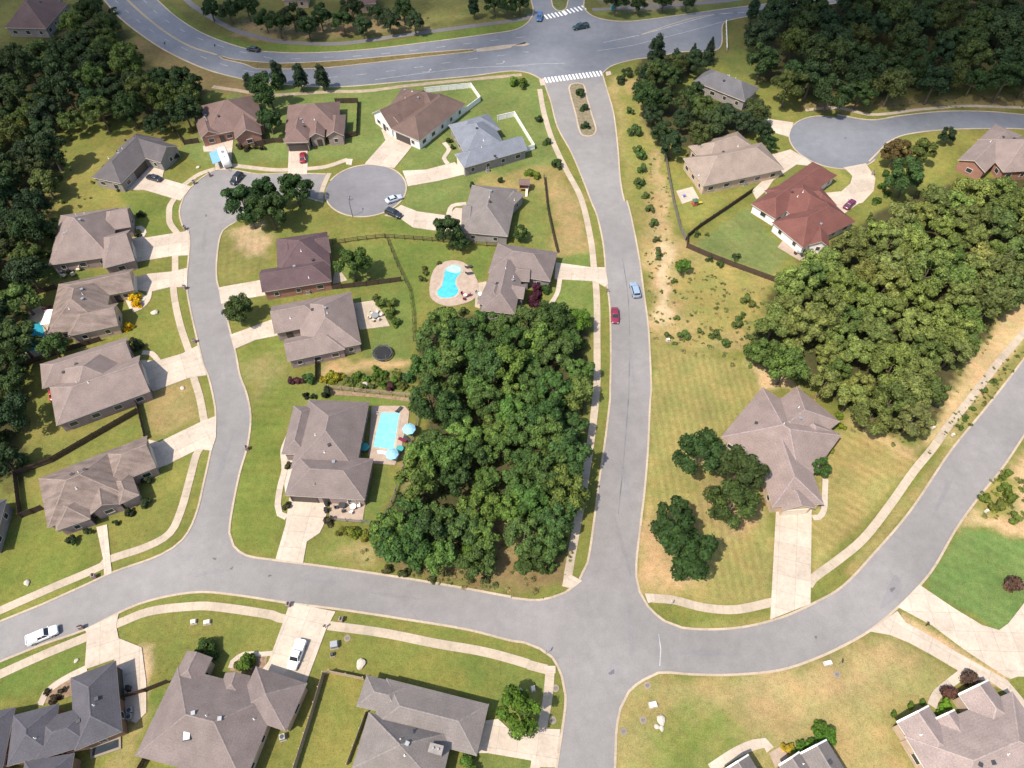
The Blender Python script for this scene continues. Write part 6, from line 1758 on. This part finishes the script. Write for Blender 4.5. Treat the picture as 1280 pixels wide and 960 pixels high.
def utility_box(uv, label, m='green_box', d=(1.3, 1.1, .95)):
    x, y = W(uv, .5)[0]
    root = empty('utility_box', (x, y, 0), .2, label, 'utility box', 'utility boxes')
    MB().box((0, 0, .06), (d[0] + .3, d[1] + .3, .12)).build('pad', M['sidewalk'], root)
    MB().box((0, 0, .12 + d[2] / 2), d, taper=.93).build('cabinet', M[m], root)
    MB().box((0, -d[1] / 2 - .01, .12 + d[2] * .5), (.12, .05, .2)).build('handle', M['dark_metal'], root)
utility_box('D1 368,380', 'grey utility box on the lawn beside the wide driveway', 'grey_metal')
utility_box('D1 357,425', 'dark little utility box below the grey one', 'dark_metal', (.5, .5, .7))
utility_box('D0 908,270', 'white utility box, western of two in the lawn by the bottom street', 'cream', (.9, .7, .5))
utility_box('D0 972,272', 'white utility box, eastern of two in the lawn by the bottom street', 'cream', (1.1, .7, .5))
utility_box('D3 358,465', 'white utility box on the bare patch below the curving street', 'cream', (1.3, .7, .6))
utility_box('D2 100,585', 'white utility box behind the south corner sidewalk', 'cream', (.6, .8, .6))
utility_box('D2 665,660', 'pale flat utility box on the southeast corner lawn', 'cream', (1.3, .9, .35))
utility_box('B2 735,713', 'white utility box at the north end of the striped lot', 'cream', (.8, .6, .6))
utility_box('C3 855,240', 'pale utility box by the sidewalk below the olive wood', 'cream', (.5, .5, .6))
utility_box('C3 948,275', 'cream utility box on the verge of the curving street', 'cream', (.5, .5, .6))
utility_box('C3 1105,635', 'pale utility box under the yellow green bushes', 'cream', (.5, .5, .8))
utility_box('A2 475,36', 'pale teal utility box beyond the avenue', 'teal', (1.4, 1.0, 1.2))

def manhole(uv, label):
    x, y = W(uv)[0]
    root = empty('manhole', (x, y, 0), 0, label, 'manhole', 'manholes')
    MB().tube((0, 0, 0), (0, 0, .1), .62, .58, 20).build('collar', M['sidewalk'], root); MB().tube((0, 0, .1), (0, 0, .135), .34, .34, 16).build('cover', M['fence_grey'], root)
for uv, lab in [('D2 637,572', 'manhole on the kerb corner nearest the junction'), ('D2 525,788', 'manhole by the kerb of the south street'), ('D2 617,735', 'manhole on the southeast corner lawn'),
                ('D2 205,585', 'manhole on the verge at the south corner'), ('D2 192,735', 'manhole on the verge north of the southern driveway'), ('D1 430,350', 'pale manhole on the lawn by the grey utility box'), ('D3 400,520', 'manhole on the bare patch below the curving street')]:
    manhole(uv, lab)

def boulder(uv, s, label, group='lawn boulders'):
    x, y = W(uv, .3)[0]
    bm = bmesh.new(); bmesh.ops.create_icosphere(bm, subdivisions=2, radius=1)
    rnd = random.Random(uv)
    for v in bm.verts:
        k = 1 + .16 * math.sin(v.co.x * 3.1 + rnd.random()) + rnd.uniform(-.09, .09)
        v.co = Vector((v.co.x * k * 1.25, v.co.y * k * .85, v.co.z * k * .6))
    me = bpy.data.meshes.new('boulder'); bm.to_mesh(me); bm.free()
    o = link('boulder', me, None, M['stone'], (x, y, .25 * s), rnd.random() * 3); o.scale = (s, s, s)
    tag(o, label, 'boulder', group)
boulder('D1 492,472', .85, 'large flat boulder on the lawn by the long grey house')
boulder('D0 125,88', .55, 'pale boulder on the lawn north of the white pickup')
boulder('D2 703,735', .75, 'grey boulder on the southeast corner lawn, northern of three'); boulder('D2 685,765', .45, 'whitish boulder, western of the three on the southeast corner lawn'); boulder('D2 705,772', .45, 'whitish boulder, eastern of the three on the southeast corner lawn')
boulder('B0 725,585', .8, 'grey boulder on the lawn of the streaked roof house'); boulder('D1 1235,598', .6, 'pale boulder at the foot of the bright corner tree')
boulder('C1 510,38', .7, 'tan boulder in the middle of the garden bed'); boulder('D0 355,455', .4, 'tan boulder on the lawn west of the dark slate house')
boulder('A0 930,785', .5, 'pale boulder on the lawn above the street bend'); boulder('C0 858,55', .5, 'pale boulder at the kerb lawn below the large taupe house')

# lamp post at the circle, hydrant-like sign posts
x, y = W('B1 455,135')[0]
lp = empty('street_lamp', (x, y, 0), R(100), 'dark lamp post on the south rim of the turning circle', 'street lamp')
MB().tube((0, 0, 0), (0, 0, 5.2), .09, .06).build('pole', M['dark_metal'], lp); MB().tube((0, 0, 5.15), (.9, 0, 5.4), .045).build('arm', M['dark_metal'], lp)
MB().box((1.1, 0, 5.38), (.6, .25, .14)).build('lamp_head', M['grey_metal'], lp)
def sign_post(uv, label, m='grey_metal'):
    x, y = W(uv)[0]
    o = empty('sign_post', (x, y, 0), 1.2, label, 'sign', 'street signs')
    MB().tube((0, 0, 0), (0, 0, 2.5), .035).build('post', M['grey_metal'], o); MB().box((0, .04, 2.3), (.6, .03, .6)).build('plate', M[m], o)
sign_post('D2 738,200', 'small sign on the verge at the foot of the striped lot', 'white')
sign_post('D2 160,425', 'thin sign post at the south corner kerb', 'grey_metal')
sign_post('A2 128,105', 'sign post at the west side of the far crosswalk', 'grey_metal')
sign_post('D3 405,475', 'dark sign post beside the white utility box on the bare patch', 'dark_metal')
sign_post('A0 788,235', 'sign post at the outer kerb of the avenue curve', 'dark_metal')
sign_post('A0 1022,245', 'sign at the tip of the grass median of the avenue', 'dark_metal')

def bin_(uv, label):
    x, y = W(uv, .6)[0]
    o = empty('wheeled_bin', (x, y, .15), .1, label, 'bin', 'wheeled bins')
    MB().box((0, 0, .55), (.58, .66, 1.0), taper=1.12).build('body', M['dark_metal'], o)
    MB().box((0, 0, 1.09), (.68, .78, .08)).build('lid', M['black'], o)
    MB().tube((-.3, -.33, .12), (.3, -.33, .12), .12, n=10).build('wheel', M['black'], o)
bin_('C1 332,600', 'dark wheeled bin beside the garage of the large taupe house, northern of two'); bin_('C1 330,632', 'dark wheeled bin beside the garage of the large taupe house, southern of two')
bin_('D0 605,585', 'dark wheeled bin at the east wall of the dark slate house')
def ac_unit(uv, label):
    x, y = W(uv, .5)[0]
    o = empty('air_conditioner', (x, y, 0), .3, label, 'air conditioner', 'air conditioners')
    MB().box((0, 0, .05), (1.1, 1.1, .1)).build('pad', M['concrete'], o); MB().box((0, 0, .55), (.85, .85, .9)).build('cabinet', M['grey_metal'], o); MB().tube((0, 0, 1.0), (0, 0, 1.03), .34, n=16).build('fan_grille', M['dark_metal'], o)
for uv, lab in [('D0 612,690', 'air conditioner at the dark slate house, northern of two by the east wall'), ('D0 610,720', 'air conditioner at the dark slate house, southern of two by the east wall'), ('B1 245,488', 'air conditioner between the plum and taupe roofed houses'),
                ('D1 125,815', 'air conditioner at the east side of the tan grey house'), ('A1 835,620', 'pale air conditioner at the east wall of the white house'), ('A1 1090,800', 'air conditioner on the lawn south of the blue grey house'),
                ('B0 425,350', 'air conditioner below the taupe hipped house'), ('A2 1095,865', 'air conditioner at the south wall of the tan roofed house')]:
    ac_unit(uv, lab)
# window well of the slate house
x, y = W('D0 500,865')[0]
ww = empty('window_well', (x, y, 0), .33, 'dark framed window well in a tan bed beside the dark slate house', 'window well')
MB().box((0, 0, .12), (4.6, 1.9, .24)).build('surround', M['sidewalk'], ww); MB().box((0, 0, .26), (3.9, 1.2, .06)).build('cover', M['glass'], ww)
# ------------------------------------------------------------------ passing cloud, high above the scene, whose shade lies over the far side
SUN_AZ, SUN_EL = R(39), R(59)      # direction the shadows run in plan, height of the sun
def make_cloud():
    rng = np.random.default_rng(5)
    alt = 2600.0
    ox, oy = -math.cos(SUN_AZ) * alt / math.tan(SUN_EL), -math.sin(SUN_AZ) * alt / math.tan(SUN_EL)
    vl, fl = [], []
    n = 0
    while n < 6000:
        x, y = rng.uniform(-380, 380), rng.uniform(110, 640)
        t = (y + .30 * abs(x) - 196 + 14 * wob(np.array(x * .05), np.array(y * .05), 3.0)) / 105
        t = max(0.0, min(1.0, float(t)))
        if rng.uniform() > t * t * (3 - 2 * t) * .92: continue
        r = rng.uniform(3.5, 7.5)
        b = len(vl)
        c = np.array([x + ox, y + oy, alt + rng.uniform(-40, 40)])
        c[0] += (c[2] - alt) * -math.cos(SUN_AZ) / math.tan(SUN_EL); c[1] += (c[2] - alt) * -math.sin(SUN_AZ) / math.tan(SUN_EL)
        vl += (ICO_V * r * np.array([1.15, 1.15, .7]) + c).tolist()
        fl += [[b + i for i in f] for f in ICO_F]
        n += 1
    me = bpy.data.meshes.new('cloud'); me.from_pydata(vl, [], fl); me.update()
    m, nt, b = mat('cloud_white', 1.0, 0.0); b.inputs['Base Color'].default_value = (.9, .9, .9, 1)
    tag(link('cloud', me, None, m), kind='structure')
make_cloud()

# ------------------------------------------------------------------ light
w = bpy.data.worlds.new('World'); SC.world = w
w.use_nodes = True
nt = w.node_tree
bg = nt.nodes['Background']
sky = nt.nodes.new('ShaderNodeTexSky'); sky.sky_type = 'NISHITA'; sky.sun_disc = False
sky.sun_elevation = SUN_EL
sd = Vector((-math.cos(SUN_AZ) * math.cos(SUN_EL), -math.sin(SUN_AZ) * math.cos(SUN_EL), math.sin(SUN_EL)))
sky.sun_rotation = math.atan2(sd.x, sd.y)
sky.air_density = 1.2; sky.dust_density = 2.0
nt.links.new(sky.outputs[0], bg.inputs[0]); bg.inputs[1].default_value = 0.14
sl = bpy.data.lights.new('sun', 'SUN'); sl.energy = 4.5; sl.angle = R(.5); sl.color = (1.0, .92, .80)
so = bpy.data.objects.new('sun', sl); COL.objects.link(so)
so.rotation_euler = sd.to_track_quat('Z', 'Y').to_euler()

# ------------------------------------------------------------------ camera
cd = bpy.data.cameras.new('camera'); cam = bpy.data.objects.new('camera', cd); COL.objects.link(cam)
cam.location = (0, 0, CAMH); cam.rotation_euler = (math.pi / 2 - PITCH, 0, 0)
cd.sensor_fit = 'HORIZONTAL'; cd.sensor_width = 36; cd.lens = FPX / 1280 * 36
cd.clip_start = 1; cd.clip_end = 9000
SC.camera = cam
vs = SC.view_settings
vs.view_transform = 'Standard'; vs.look = 'None'; vs.exposure = 0.50; vs.gamma = 1; vs.use_curve_mapping = False
SC.render.engine = 'CYCLES'
cy = SC.cycles
cy.max_bounces = 5; cy.diffuse_bounces = 3; cy.glossy_bounces = 2; cy.transmission_bounces = 2; cy.transparent_max_bounces = 4
cy.use_denoising = True
cy.sample_clamp_indirect = 6
